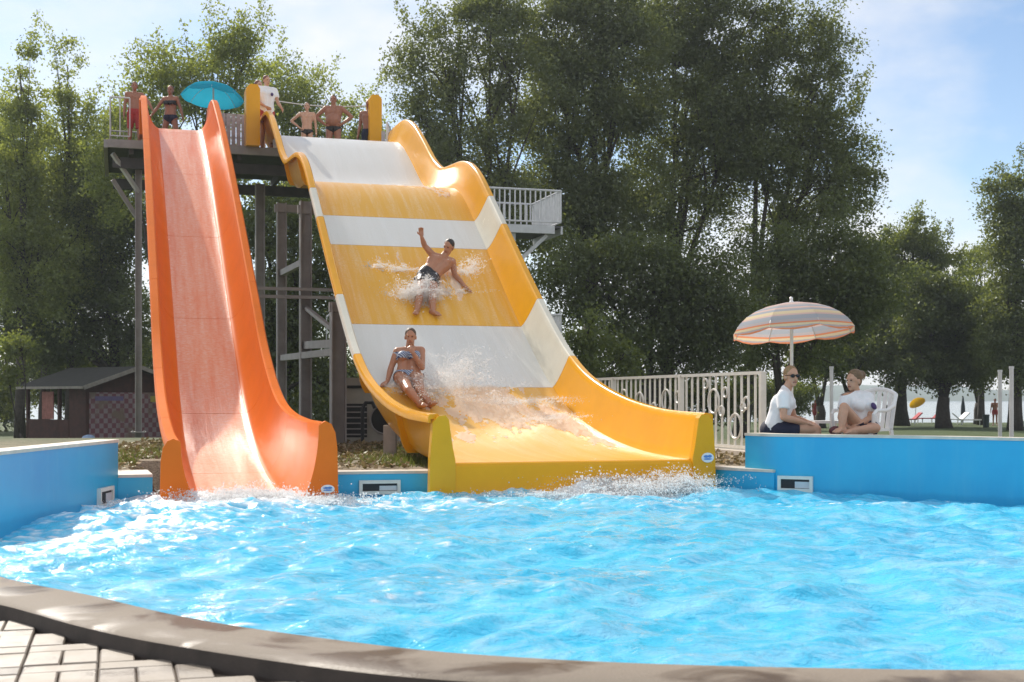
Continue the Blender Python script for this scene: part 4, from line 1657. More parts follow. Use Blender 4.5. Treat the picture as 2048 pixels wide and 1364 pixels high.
T_('laurel_shrub', 'dark low bush behind the seated man and the fence end', 1540, 850, 66, [(1480, 790, 60, 45), (1545, 800, 60, 40), (1600, 790, 45, 35)], LF_DARK, BARK, 0.06, 1.4, seed=53, fork=0.2, cat='shrub', limbs=False)
T_('laurel_hedge', 'dark hedge at the far left picture edge beyond the hut', 10, 868, 64, [(-40, 800, 70, 50), (20, 790, 60, 50)], LF_DARK, BARK, 0.06, 1.3, seed=54, fork=0.2, cat='hedge', limbs=False)
print('leaves', NLEAF)


# ------------------------------------------------------------------ hut
hut_c = P(172, 885, 46.0)
hut_c.z = ground_z(46)
hut = thing('wooden_hut', 'dark timber kiosk hut with a dark roof left of the orange slide', 'hut', hut_c, R(-50))
# local: +x runs to the left-back along the open porch, +y along the poster gable (right-back)
WOOD = plain('dark_red_timber', (0.06, 0.02, 0.014), 0.75, 0.3, 5, 0.2, 30)
ROOFM = plain('green_roof_felt', (0.030, 0.029, 0.024), 0.9, 0.25, 4, 0.3, 30)
TRIM = plain('roof_edge_board', (0.28, 0.25, 0.22), 0.7, 0.2, 6)
HUT_L, HUT_W, EAV, RDG = 3.7, 4.2, 2.08, 2.72
hut.rotation_euler = (0, 0, 0)
hl = Vector((-0.80, 0.60, 0)).normalized()
hg = Vector((0.60, 0.80, 0)).normalized()


def HP(a_, b_, z):
    return hut_c + hl * a_ + hg * b_ + Vector((0, 0, z))


M_H = Matrix((hl, hg, Vector((0, 0, 1)))).transposed()
b = MB()
b.prism([HP(0, 0, 0), HP(0, HUT_W, 0), HP(0, HUT_W, EAV), HP(0, HUT_W / 2, RDG - 0.05), HP(0, 0, EAV)], Vector((0, 0, 0)), hl * 0.08)
b.build('wall', WOOD, hut, label='gable wall carrying the poster')
b = MB()
b.box(HP(HUT_L / 2, HUT_W - 0.04, EAV * 0.22), (HUT_L, 0.08, EAV * 0.44), M=M_H)
b.box(HP(HUT_L * 0.2, HUT_W - 0.04, EAV * 0.6), (HUT_L * 0.35, 0.08, EAV * 0.8), M=M_H)
b.build('wall', WOOD, hut)
b = MB()
b.box(HP(HUT_L * 0.14, 0.04, EAV / 2), (HUT_L * 0.26, 0.08, EAV), M=M_H)
b.build('wall', WOOD, hut)
b = MB()
b.box(HP(HUT_L * 0.62, 0.04, 0.42), (HUT_L * 0.68, 0.07, 0.84), M=M_H)
b.build('counter', WOOD, hut)
for a_ in (HUT_L * 0.45, HUT_L * 0.72, HUT_L - 0.06):
    b = MB()
    b.box(HP(a_, 0.06, EAV / 2), (0.11, 0.11, EAV), M=M_H)
    b.build('post', WOOD, hut)
ov = 0.32
for s in (0, 1):
    b = MB()
    e0 = (-ov, -ov, EAV - 0.12) if s == 0 else (-ov, HUT_W + ov, EAV - 0.12)
    poly = [HP(-ov, e0[1], e0[2]), HP(HUT_L + ov, e0[1], e0[2]), HP(HUT_L + ov, HUT_W / 2, RDG), HP(-ov, HUT_W / 2, RDG)]
    b.prism(poly, Vector((0, 0, 0)), Vector((0, 0, 0.06)))
    b.build('roof', ROOFM, hut)
    b = MB()
    b.beam(HP(-ov - 0.02, e0[1], e0[2] + 0.02), HP(-ov - 0.02, HUT_W / 2, RDG + 0.02), 0.03, 0.14)
    b.build('bargeboard', TRIM, hut)
b = MB()
b.beam(HP(-ov, -ov - 0.02, EAV - 0.09), HP(HUT_L + ov, -ov - 0.02, EAV - 0.09), 0.03, 0.09)
b.build('eave_board', TRIM, hut)
pom = Mat('checked_poster')
pcv = pom.new('ShaderNodeUVMap')
chk = pom.new('ShaderNodeTexChecker')
chk.inputs['Scale'].default_value = 22
chk.inputs['Color1'].default_value = (0.19, 0.065, 0.085, 1)
chk.inputs['Color2'].default_value = (0.27, 0.21, 0.225, 1)
pom.l.new(pcv.outputs['UV'], chk.inputs['Vector'])
blob = pom.noise(3.0, 4, 0.6, pcv.outputs['UV'])
pom.set(Base_Color=pom.mix(pom.ramp(blob, [(0.5, (0, 0, 0)), (0.58, (1, 1, 1))]), chk.outputs['Color'], (0.20, 0.14, 0.11)), Roughness=0.6)
b = MB()
vs2 = [HP(-0.03, 0.12, 0.12), HP(-0.03, HUT_W - 0.2, 0.12), HP(-0.03, HUT_W - 0.2, 1.82), HP(-0.03, 0.12, 1.82)]
b.prism(vs2, Vector((0, 0, 0)), hl * 0.02)
po = b.build('poster', pom.m, hut, label='red and white checked poster')
ul = po.data.uv_layers.new(name='UVMap')
for lp in po.data.loops:
    co = po.data.vertices[lp.vertex_index].co + world_loc(hut) - hut_c
    ul.data[lp.index].uv = (co.dot(hg) / 3.9, co.z / 3.9)
b = MB()
b.box(HP(-0.035, 3.2, 1.58), (0.012, 0.9, 0.22), M=M_H)
b.build('sign_panel', plain('poster_yellow', (0.42, 0.36, 0.08), 0.6), hut)
b = MB()
b.box(HP(-0.035, 0.95, 1.6), (0.012, 1.2, 0.16), M=M_H)
b.build('sign_panel', plain('poster_violet', (0.16, 0.12, 0.24), 0.6), hut)
b = MB()
b.box(HP(HUT_L * 0.62, 0.0, 1.35), (0.7, 0.03, 1.0), M=M_H)
b.build('menu_board', plain('menu_red', (0.30, 0.10, 0.08), 0.6, 0.3, 9), hut)
b = MB()
b.tube([P(177, 877, 41) + Vector((0, 0, z)) for z in (-0.3, 0.0, 0.08, 0.12)], [0.21, 0.21, 0.17, 0.05], 16)
tag(b.build('water_butt', plain('pale_blue_plastic', (0.25, 0.36, 0.55), 0.4)), 'pale blue round barrel in front of the hut', 'barrel')

# ------------------------------------------------------------------ machine cabinet under the tower
cab_c = P(742, 890, 22.8)
cab_c.z = GROUND_Z
cab = thing('pump_cabinet', 'grey pump cabinet with a square grille under the yellow slide', 'cabinet', cab_c)
b = MB()
b.box(cab_c + Vector((0, 0, 0.58)), (1.05, 0.7, 1.12))
b.build('housing', plain('cabinet_beige', (0.38, 0.36, 0.32), 0.6, 0.15, 4), cab)
b = MB()
b.box(cab_c + Vector((-0.21, -0.355, 0.40)), (0.36, 0.02, 0.58))
gr = b.build('grille', DARK, cab)
for i in range(6):
    b = MB()
    b.box(cab_c + Vector((-0.21, -0.372, 0.16 + i * 0.096)), (0.36, 0.012, 0.022))
    b.build('slat', STEEL, gr)
b = MB()
n = 28
c = cab_c + Vector((0.28, -0.37, 0.42))
b.tube([c, c + Vector((0, 0.02, 0))], 0.24, n)
fan = b.build('fan', DARK, cab)
b = MB()
b.tube([c + Vector((math.cos(2 * math.pi * i / n) * 0.25, -0.005, math.sin(2 * math.pi * i / n) * 0.25)) for i in range(n + 1)], 0.015, 6)
b.build('rim', STEEL, fan)
b = MB()
b.box(cab_c + Vector((-0.2, -0.36, 0.98)), (0.34, 0.06, 0.05))
b.build('handle', DARK, cab)
b = MB()
pp = P(725, 890, 21.4)
b.tube([Vector((pp.x, pp.y, GROUND_Z)), Vector((pp.x, pp.y, 0.86)), Vector((pp.x + 0.05, pp.y, 0.95)), Vector((pp.x + 0.16, pp.y, 0.95)), Vector((pp.x + 0.2, pp.y, 0.86))], 0.03, 8)
tag(b.build('vent_pipe', DARK), 'black bent pipe standing in front of the pump cabinet', 'pipe')
# short square footing post by the yellow foot
b = MB()
pp = P(780, 912, 17.0)
b.box((pp.x, pp.y, 0.42), (0.16, 0.16, 0.5))
tag(b.build('concrete_post', plain('pale_concrete', (0.42, 0.38, 0.34), 0.8, 0.15, 8, 0.2, 50)), 'short pale concrete post under the yellow slide run-out', 'post')

# ------------------------------------------------------------------ poles, beach things
for (px, top, d, lab, bot) in ((1663, 735, 24.0, 'thin pale pole between the two lifeguards', 900), (2000, 742, 23.0, 'left pole of the volleyball pair at the right edge', 900), (2023, 735, 21.0, 'right pole of the volleyball pair at the right edge', 900)):
    p = P(px, 850, d)
    b = MB()
    b.tube([Vector((p.x, p.y, GROUND_Z)), Vector((p.x, p.y, zat(top, d)))], 0.034, 10)
    b.tube([Vector((p.x, p.y, zat(top, d) - 0.02)), Vector((p.x, p.y, zat(top, d) + 0.02))], 0.04, 10)
    tag(b.build('metal_pole', STEEL_L), lab, 'pole', 'thin metal poles behind the pool')
BIN = plain('dark_green_bin', (0.025, 0.045, 0.04), 0.5, 0.2)
for (px, y0, y1, w, d, lab) in ((1778, 791, 838, 0.45, 70, 'tall dark green bin beside the white chair back'), (1972, 816, 842, 0.36, 72, 'short dark bin on the beach left of the poles')):
    p = P(px, y1, d)
    g = ground_z(d)
    b = MB()
    hgt = (y1 - y0) / F * d
    b.tube([Vector((p.x, p.y, g + z)) for z in (0, 0.05, hgt - 0.06)], [w * 0.42, w * 0.46, w * 0.52], 14)
    t = thing('litter_bin', lab, 'bin', (p.x, p.y, g))
    b.build('bin_body', BIN, t)
    b = MB()
    b.tube([Vector((p.x, p.y, g + z)) for z in (hgt - 0.06, hgt - 0.02, hgt)], [w * 0.56, w * 0.56, w * 0.35], 14)
    b.build('lid', BIN, t)
YCAN = cloth_translucent('yellow_canvas', (0.75, 0.45, 0.02))
pa_ = P(1831, 799, 84)
parasol('small yellow parasol tilted by the lake shore', pa_, 0.55, 0.28, YCAN, 8, ground_z(84), STEEL_L, (R(20), R(-30)), 0.03, finial=False)
b = MB()
p = P(1926, 815, 86)
b.tube([Vector((p.x, p.y, FAR_Z)), Vector((p.x, p.y, FAR_Z + 0.5)), Vector((p.x, p.y, FAR_Z + 0.55)), Vector((p.x, p.y, FAR_Z + 1.1)), Vector((p.x, p.y, FAR_Z + 1.75))], [0.03, 0.03, 0.16, 0.13, 0.03], 10)
tag(b.build('closed_parasol', plain('dark_canvas', (0.04, 0.05, 0.06), 0.8)), 'closed dark parasol standing on the lake beach', 'parasol')


def lounger(px, d, lab, mat, ang_):
    g = ground_z(d)
    p = P(px, 840, d)
    t = thing('sun_lounger', lab, 'sun lounger', (p.x, p.y, g), ang_, 'sun loungers on the lake beach')
    b = MB()
    b.box((0, 0, 0.32), (1.3, 0.6, 0.07))
    b.build('seat', mat, t, local=True)
    b = MB()
    b.box((0.78, 0, 0.52), (0.6, 0.58, 0.07), M=Matrix.Rotation(R(-42), 3, 'Y'))
    b.build('backrest', mat, t, local=True)
    for sx in (-0.55, 0.5):
        for sy in (-0.25, 0.25):
            b = MB()
            b.box((sx, sy, 0.14), (0.05, 0.05, 0.29))
            b.build('leg', WPLAST, t, local=True)


RED = plain('red_towel', (0.45, 0.07, 0.08), 0.8)
lounger(1855, 84, 'sun lounger with a pink towel right of the yellow parasol', RED, 0.3)
lounger(1905, 80, 'white sun lounger on the beach near the closed parasol', WPLAST, 0.2)
lounger(1940, 78, 'white sun lounger just left of the short bin', WPLAST, 2.8)
lounger(1810, 80, 'red towelled sun lounger left of the yellow parasol', RED, 0.1)
lounger(2040, 74, 'pale sun lounger at the right picture edge', WPLAST, 0.4)


# ------------------------------------------------------------------ chairs
def chair(lab, c, face, z0):
    """white moulded garden chair; face = direction the sitter looks"""
    f = face.normalized()
    l = Vector((0, 0, 1)).cross(f)
    M = Matrix((l, -f, Vector((0, 0, 1)))).transposed()    # local x = sitter's left, y = backwards
    t = thing('plastic_chair', lab, 'chair', (c.x, c.y, z0))

    def L(x, y, z):
        return Vector((c.x, c.y, z0)) + M @ Vector((x, y, z))
    b = MB()
    b.box(L(0, 0, 0.42), (0.44, 0.44, 0.03), M=M)
    b.build('seat', WPLAST, t)
    b = MB()
    # curved back with upright slots
    nb_ = 7
    for i in range(nb_):
        a_ = -1 + 2 * i / (nb_ - 1)
        x = 0.23 * a_
        y = 0.22 + 0.07 * (1 - a_ * a_)
        b.beam(L(x, y, 0.43), L(x * 1.05, y + 0.08, 0.82 + 0.06 * (1 - a_ * a_)), 0.045, 0.014, up=f)
    b.build('backrest', WPLAST, t)
    b = MB()
    pts = [L(0.24 * a_ * 1.05, 0.30 + 0.07 * (1 - a_ * a_), 0.82 + 0.07 * (1 - a_ * a_)) for a_ in [-1 + 0.2 * i for i in range(11)]]
    b.tube(pts, 0.024, 8)
    b.build('back_rim', WPLAST, t)
    for s in (-1, 1):
        b = MB()
        b.tube([L(0.25 * s, 0.30, 0.82), L(0.27 * s, 0.22, 0.70), L(0.28 * s, 0.05, 0.645), L(0.28 * s, -0.17, 0.64), L(0.275 * s, -0.22, 0.60), L(0.26 * s, -0.21, 0.42)], 0.022, 8)
        b.build('armrest', WPLAST, t)
        for y in (-0.2, 0.24):
            b = MB()
            b.beam(L(0.22 * s, y, 0.42), L(0.25 * s, y * 1.15, 0.0), 0.05, 0.035)
            b.build('leg', WPLAST, t)
    return t


D_LG = 14.95
st_c = P(1566, 868, D_LG)
stl = thing('stool', 'low white stool under the man with sunglasses', 'stool', (st_c.x, st_c.y, GROUND_Z))
b = MB()
b.box((st_c.x, st_c.y, 0.575), (0.36, 0.34, 0.035))
b.build('seat', WPLAST, stl)
for sx in (-0.15, 0.15):
    for sy in (-0.14, 0.14):
        b = MB()
        b.box((st_c.x + sx, st_c.y + sy, 0.40), (0.04, 0.04, 0.315))
        b.build('leg', WPLAST, stl)
chair('white plastic garden chair with the woman sitting cross legged', P(1726, 868, D_LG + 0.08), Vector((-0.8, -0.75, 0)), GROUND_Z)
tb = P(1652, 845, D_LG + 0.35)
tbl = thing('side_table', 'small white plastic table between the lifeguards', 'table', (tb.x, tb.y, GROUND_Z))
b = MB()
b.box((tb.x, tb.y, 0.745), (0.34, 0.34, 0.03))
b.build('tabletop', WPLAST, tbl)
for sx in (-0.14, 0.14):
    for sy in (-0.14, 0.14):
        b = MB()
        b.box((tb.x + sx, tb.y + sy, 0.485), (0.04, 0.04, 0.49))
        b.build('leg', WPLAST, tbl)


# ------------------------------------------------------------------ people
def remesh(mb_, mats, voxel, smooth_it, name, origin, cuts=()):
    me0 = mb_.mesh(name + '_raw', [], origin, True)
    o = bpy.data.objects.new('tmp', me0)
    COL.objects.link(o)
    m = o.modifiers.new('r', 'REMESH')
    m.mode = 'VOXEL'
    m.voxel_size = voxel
    s = o.modifiers.new('s', 'SMOOTH')
    s.factor = 0.5
    s.iterations = smooth_it
    dg = bpy.context.evaluated_depsgraph_get()
    me = bpy.data.meshes.new_from_object(o.evaluated_get(dg))
    bpy.data.objects.remove(o)
    bpy.data.meshes.remove(me0)
    if cuts:
        bm = bmesh.new()
        bm.from_mesh(me)
        for (co, no) in cuts:
            bmesh.ops.bisect_plane(bm, geom=bm.verts[:] + bm.edges[:] + bm.faces[:], plane_co=Vector(co) - Vector(origin), plane_no=no, clear_outer=True)
        bm.to_mesh(me)
        bm.free()
    me.name = name
    me.materials.clear()
    for mt in mats:
        me.materials.append(mt)
    me.polygons.foreach_set('use_smooth', [True] * len(me.polygons))
    return me


HAIRS = {'brown': plain('brown_hair', (0.09, 0.055, 0.03), 0.55, 0.35, 40, 0.4, 120), 'dark': plain('dark_hair', (0.025, 0.02, 0.017), 0.5, 0.3, 40, 0.4, 120),
         'blond': plain('sandy_hair', (0.30, 0.19, 0.09), 0.55, 0.3, 40, 0.4, 120), 'tawny': plain('tawny_hair', (0.17, 0.105, 0.055), 0.55, 0.35, 40, 0.4, 120), 'grey': plain('grey_hair', (0.30, 0.26, 0.23), 0.6, 0.25, 40, 0.4, 120),
         'red': plain('reddish_hair', (0.16, 0.055, 0.035), 0.55, 0.3, 40, 0.4, 120)}
EYEM = plain('eye_dark', (0.02, 0.015, 0.012), 0.25)
LIPM = plain('lips', (0.30, 0.10, 0.08), 0.45)
SK_T = skin_mat('tanned_skin', (0.46, 0.215, 0.125))
SK_L = skin_mat('light_skin', (0.58, 0.33, 0.22))
SK_D = skin_mat('dark_tan_skin', (0.34, 0.145, 0.085))
SHIRT = plain('white_cotton', (0.80, 0.80, 0.82), 0.8, 0.04, 6, 0.25, 14)
NAVY = plain('navy_cloth', (0.015, 0.018, 0.045), 0.8, 0.2, 8, 0.2, 20)
BLACKC = plain('black_cloth', (0.010, 0.010, 0.013), 0.5, 0.2, 8)
REDC = plain('red_cloth', (0.36, 0.03, 0.03), 0.7, 0.2, 8, 0.2, 20)
PURP = plain('violet_badge', (0.06, 0.03, 0.14), 0.6)
GLASS = plain('black_sunglasses', (0.006, 0.006, 0.008), 0.12)
strm = Mat('striped_bikini')
wv_ = strm.new('ShaderNodeTexWave')
wv_.inputs['Scale'].default_value = 14.0
wv_.inputs['Distortion'].default_value = 2.0
wv_.bands_direction = 'DIAGONAL'
strm.l.new(strm.pos(), wv_.inputs['Vector'])
strm.set(Base_Color=strm.ramp(wv_.outputs['Fac'], [(0.4, (0.03, 0.05, 0.16)), (0.55, (0.45, 0.52, 0.62))]), Roughness=0.5)
STRIPE = strm.m
trk = Mat('black_white_trunks')
tv = trk.noise(7.0, 2, 0.4, trk.pos(), 1.0)
trk.set(Base_Color=trk.ramp(tv, [(0.60, (0.012, 0.012, 0.016)), (0.65, (0.5, 0.52, 0.55))]), Roughness=0.35)
TRUNK = trk.m


def person(label, J, skin, hair, face, group=None, k=1.0, female=False, build=1.0, clothes=(), up=None, curl=0.5, hairstyle='short', glasses=False, belly=0.0, flat_hands=(), vox=0.0075):
    """J: joints in world space. A = the side at the left in the picture, B = the right side"""
    J = {a_: Vector(p) for a_, p in J.items()}
    pel, neck, head = J['pel'], J['neck'], J['head']
    base = J.get('base', pel)
    lat = (J['sB'] - J['sA']).normalized()
    spine = (neck - pel).normalized()
    fwd_t = lat.cross(spine).normalized()
    fwd_t = fwd_t if fwd_t.dot(J.get('front', face)) > 0 else -fwd_t
    w = k * build
    sh_mid = (J['sA'] + J['sB']) / 2
    belly_p = pel.lerp(sh_mid, 0.42)
    chest = pel.lerp(sh_mid, 0.74)
    hipw = 0.10 if female else 0.088

    def torso(b, g=0.0, low=True):
        for s in (-1, 1):
            b.capsule(pel + lat * (s * 0.055 * w), belly_p + lat * (s * 0.048 * w), (0.112 if female else 0.105) * w + g, (0.090 if female else 0.100) * w + g)
            b.capsule(belly_p + lat * (s * 0.048 * w), chest + lat * (s * (0.066 if female else 0.08) * w), (0.090 if female else 0.10) * w + g, (0.094 if female else 0.108) * w + g)
        b.capsule(chest + spine * 0.03 * k, sh_mid - spine * 0.01 * k, 0.10 * w + g, 0.07 * w + g)
        for s, q2 in (('A', J['sA']), ('B', J['sB'])):
            b.capsule(neck - spine * 0.03 * k, q2, 0.050 * w + g, 0.054 * w + g)
            b.capsule(chest.lerp(q2, 0.35), q2 - spine * 0.01 * k, 0.082 * w + g, 0.056 * w + g)
        if belly:
            b.ellipsoid(belly_p + fwd_t * 0.05 * w - spine * 0.02, (0.15 * w + belly * 0.4 + g, 0.10 * w + belly + g, 0.15 * w + g), Matrix((lat, fwd_t, spine)).transposed())
        if female:
            for s in (-1, 1):
                b.ellipsoid(chest + fwd_t * 0.095 * w + lat * (s * 0.075 * w) - spine * 0.01, (0.062 * w + g, 0.052 * w + g, 0.06 * w + g), Matrix((lat, fwd_t, spine)).transposed())
        else:
            for s in (-1, 1):
                b.ellipsoid(chest + fwd_t * 0.07 * w + lat * (s * 0.08 * w) + spine * 0.03, (0.075 * w + g, 0.045 * w + g, 0.06 * w + g), Matrix((lat, fwd_t, spine)).transposed())

    def hips(b, g=0.0):
        for s in ('A', 'B'):
            b.capsule(pel.lerp(J['h' + s], 0.4), J['h' + s], hipw * w + g, hipw * w + g)
        b.ellipsoid(pel - fwd_t * 0.05 * w - spine * 0.05 * k, (0.15 * w + g, 0.10 * w + g, 0.10 * w + g), Matrix((lat, fwd_t, spine)).transposed())

    def leg(b, s, g=0.0, f0=0.0, f1=1.0, shin=True, flat=False):
        h_, kn, an = J['h' + s], J['k' + s], J['a' + s]
        a0, a1 = h_.lerp(kn, f0), h_.lerp(kn, f1)
        r0, r1 = 0.086, 0.056
        if flat:
            b.tube([a0, a1], [(r0 + (r1 - r0) * f0) * w + g, (r0 + (r1 - r0) * f1) * w + g], 14)
        else:
            b.capsule(a0, a1, (r0 + (r1 - r0) * f0) * w + g, (r0 + (r1 - r0) * f1) * w + g)
        if shin:
            cf = kn.lerp(an, 0.32)
            b.capsule(kn, cf, 0.054 * w, 0.056 * w)
            b.capsule(cf, an, 0.056 * w, 0.036 * w)
            toe = J['t' + s]
            ft = (toe - an)
            L = ft.length
            ft.normalize()
            heel = an - ft * 0.045 * k - Vector((0, 0, 0.02 * k))
            b.capsule(an, heel, 0.036 * w, 0.034 * w)
            b.capsule(heel, toe - ft * 0.03, 0.036 * w, 0.034 * w)
            sd = ft.cross(Vector((0, 0, 1)))
            sd = sd.normalized() if sd.length > 0.1 else lat
            for i in range(5):
                o_ = (i - 2) * 0.017 * k
                b.capsule(toe - ft * 0.04 + sd * o_, toe + ft * (0.018 - 0.006 * abs(i - 1)) * k + sd * o_ * 1.15, 0.014 * k, 0.010 * k, 8)

    def arm(b, s):
        sh, el, wr_ = J['s' + s], J['e' + s], J['w' + s]
        b.capsule(sh, sh.lerp(el, 0.45), 0.053 * w, 0.048 * w)
        b.capsule(sh.lerp(el, 0.45), el, 0.048 * w, 0.038 * w)
        m_ = el.lerp(wr_, 0.3)
        b.capsule(el, m_, 0.039 * w, 0.041 * w)
        b.capsule(m_, wr_, 0.041 * w, 0.026 * w)
        fd = (J.get('f' + s, wr_ + (wr_ - el)) - wr_).normalized()
        pn_ = J.get('p' + s)                      # palm side normal
        pn_ = Vector(pn_) if pn_ is not None else -fwd_t
        pn_ = (pn_ - fd * pn_.dot(fd))
        pn_ = pn_.normalized() if pn_.length > 1e-3 else fd.orthogonal().normalized()
        sd = fd.cross(pn_)
        pc_ = wr_ + fd * 0.05 * k
        b.ellipsoid(pc_, (0.040 * k, 0.050 * k, 0.018 * k), Matrix((sd, fd, pn_)).transposed(), 12, 8)
        b.capsule(wr_, pc_, 0.025 * k, 0.024 * k)
        cu = 0.15 if s in flat_hands else curl
        for i, ln in enumerate((0.062, 0.074, 0.070, 0.054)):
            r_ = pc_ + fd * 0.036 * k + sd * ((i - 1.5) * 0.020 * k)
            spread = sd * ((i - 1.5) * 0.09)
            d0 = (fd + spread + pn_ * cu * 0.6).normalized()
            d1_ = (fd + spread + pn_ * cu * 1.9).normalized()
            q0 = r_ + d0 * ln * 0.55 * k
            b.capsule(r_ - fd * 0.02 * k, q0, 0.0095 * k, 0.0088 * k, 8)
            b.capsule(q0, q0 + d1_ * ln * 0.5 * k, 0.0088 * k, 0.0075 * k, 8)
        r_ = pc_ - fd * 0.012 * k - sd * 0.030 * k
        q0 = r_ + (-sd * 0.75 + fd * 0.7 + pn_ * 0.2).normalized() * 0.036 * k
        b.capsule(r_ + sd * 0.01, q0, 0.013 * k, 0.011 * k, 8)
        b.capsule(q0, q0 + (-sd * 0.25 + fd * 0.9 + pn_ * 0.35).normalized() * 0.030 * k, 0.011 * k, 0.009 * k, 8)

    # head frame
    f = face.normalized()
    hu = Vector(up) if up is not None else Vector((0, 0, 1))
    hu = (hu - f * hu.dot(f)).normalized()
    hs = f.cross(hu)
    HM = Matrix((hs, f, hu)).transposed()

    def hp(x, y, z):
        return head + HM @ Vector((x * k, y * k, z * k))
    b = MB()
    torso(b)
    hips(b)
    for s in ('A', 'B'):
        leg(b, s)
        arm(b, s)
    b.capsule(neck - spine * 0.05 * k, head - hu * 0.05 * k - f * 0.015 * k, 0.056 * w, 0.050 * w)
    b.ellipsoid(hp(0, -0.012, 0.025), (0.074 * k, 0.094 * k, 0.092 * k), HM)
    b.ellipsoid(hp(0, 0.022, -0.045), (0.056 * k, 0.062 * k, 0.072 * k), HM)
    b.ellipsoid(hp(0, 0.052, -0.092), (0.028 * k, 0.026 * k, 0.022 * k), HM)
    b.capsule(hp(0, 0.078, 0.012), hp(0, 0.098, -0.030), 0.010 * k, 0.016 * k, 8)
    b.capsule(hp(-0.03, 0.072, 0.030), hp(0.03, 0.072, 0.030), 0.016 * k, 0.016 * k, 8)
    for s in (-1, 1):
        b.ellipsoid(hp(s * 0.076, -0.012, -0.01), (0.012 * k, 0.02 * k, 0.032 * k), HM, 8, 6)
    me = remesh(b, [skin], vox, 4 if vox < 0.01 else 2, 'person', base)
    body = link('person', me, loc=base)
    tag(body, label, 'person', group)
    # face details and hair
    if not glasses:
        for s in (-1, 1):
            b = MB()
            b.ellipsoid(hp(s * 0.030, 0.079, 0.010), (0.013 * k, 0.009 * k, 0.006 * k), HM, 8, 6)
            b.build('eye', EYEM, body)
    else:
        b = MB()
        for s in (-1, 1):
            b.ellipsoid(hp(s * 0.033, 0.088, 0.008), (0.031 * k, 0.012 * k, 0.022 * k), HM, 12, 8)
            b.capsule(hp(s * 0.06, 0.08, 0.014), hp(s * 0.08, -0.01, 0.012), 0.004, 0.004, 6)
        b.capsule(hp(-0.02, 0.094, 0.014), hp(0.02, 0.094, 0.014), 0.005, 0.005, 6)
        b.build('sunglasses', GLASS, body)
    b = MB()
    b.capsule(hp(-0.018, 0.078, -0.064), hp(0.018, 0.078, -0.064), 0.0065 * k, 0.0065 * k, 8)
    b.build('mouth', LIPM, body)
    b = MB()
    b.ellipsoid(hp(0, -0.026, 0.043), (0.081 * k, 0.092 * k, 0.088 * k), HM)
    b.ellipsoid(hp(0, -0.050, 0.0), (0.074 * k, 0.062 * k, 0.075 * k), HM)
    if hairstyle == 'long':
        for s in (-1, 0, 1):
            b.capsule(hp(s * 0.055, -0.06, 0.0), hp(s * 0.06, -0.06, -0.15), 0.045 * k, 0.028 * k)
    if hairstyle == 'bun':
        b.ellipsoid(hp(0, -0.035, 0.055), (0.088 * k, 0.098 * k, 0.088 * k), HM)
        b.ellipsoid(hp(0, -0.135, 0.065), (0.06 * k, 0.06 * k, 0.055 * k), HM)
        b.capsule(hp(0, -0.13, 0.05), hp(0.02, -0.19, 0.075), 0.03 * k, 0.014 * k)
    if hairstyle != 'none':
        link('hair', remesh(b, [hair], 0.009, 2, 'hair', base), body)
    # clothes
    for c in clothes:
        b = MB()
        kind, mat = c[0], c[1]
        cuts = []
        gv_ = max(0.010, vox)
        if kind == 'shirt':
            torso(b, 0.020)
            hips(b, 0.012)
            for s in ('A', 'B'):
                sh, el = J['s' + s], J['e' + s]
                b.tube([sh, sh.lerp(el, 0.62)], [0.078 * w, 0.070 * w], 14)
                b.capsule(sh, sh.lerp(el, 0.1), 0.075 * w, 0.072 * w)
            b.capsule(neck - spine * 0.04 * k, neck + spine * 0.01 * k, 0.072 * w, 0.062 * w)
            cuts = [(pel - spine * 0.10 * k, -spine), (neck + (head - neck) * 0.30, (head - neck).normalized())]
        elif kind == 'shorts':
            L = c[2]
            hips(b, 0.016)
            for s in ('A', 'B'):
                leg(b, s, 0.018, 0.0, L, shin=False, flat=True)
            torso(b, 0.014)
            cuts = [(pel + spine * 0.085 * k, spine)]
        elif kind == 'briefs':
            hips(b, 0.010)
            torso(b, 0.010)
            for s in ('A', 'B'):
                leg(b, s, 0.010, 0.0, 0.16, shin=False, flat=True)
            cuts = [(pel + spine * (c[2] if len(c) > 2 else 0.055) * k, spine)]
            for s in ('A', 'B'):
                hd = (J['k' + s] - J['h' + s]).normalized()
                cuts.append((J['h' + s] + hd * 0.055 * k, (hd + (lat if s == 'B' else -lat) * 0.55).normalized()))
        elif kind == 'bra':
            torso(b, 0.010)
            cuts = [(chest + spine * 0.055 * k, spine), (chest - spine * 0.055 * k, -spine)]
        link(kind if kind != 'bra' else 'bikini_top', remesh(b, [mat], gv_, 3, kind, base, cuts), body)
        if kind == 'shirt' and len(c) > 2 and c[2]:
            # round club badge on the chest
            s, ez = c[2]
            q2 = chest + lat * (s * 0.085 * w) + spine * ez
            b = MB()
            n_ = (fwd_t + lat * (s * 0.15)).normalized()
            off = 0.150 * w + (0.03 if female else 0.0)
            b.ellipsoid(q2 + n_ * off, (0.036, 0.016, 0.042), Matrix((lat, fwd_t, spine)).transposed(), 12, 8)
            b.build('badge', PURP, body)
    return body


def lerpdict(**k):
    return k


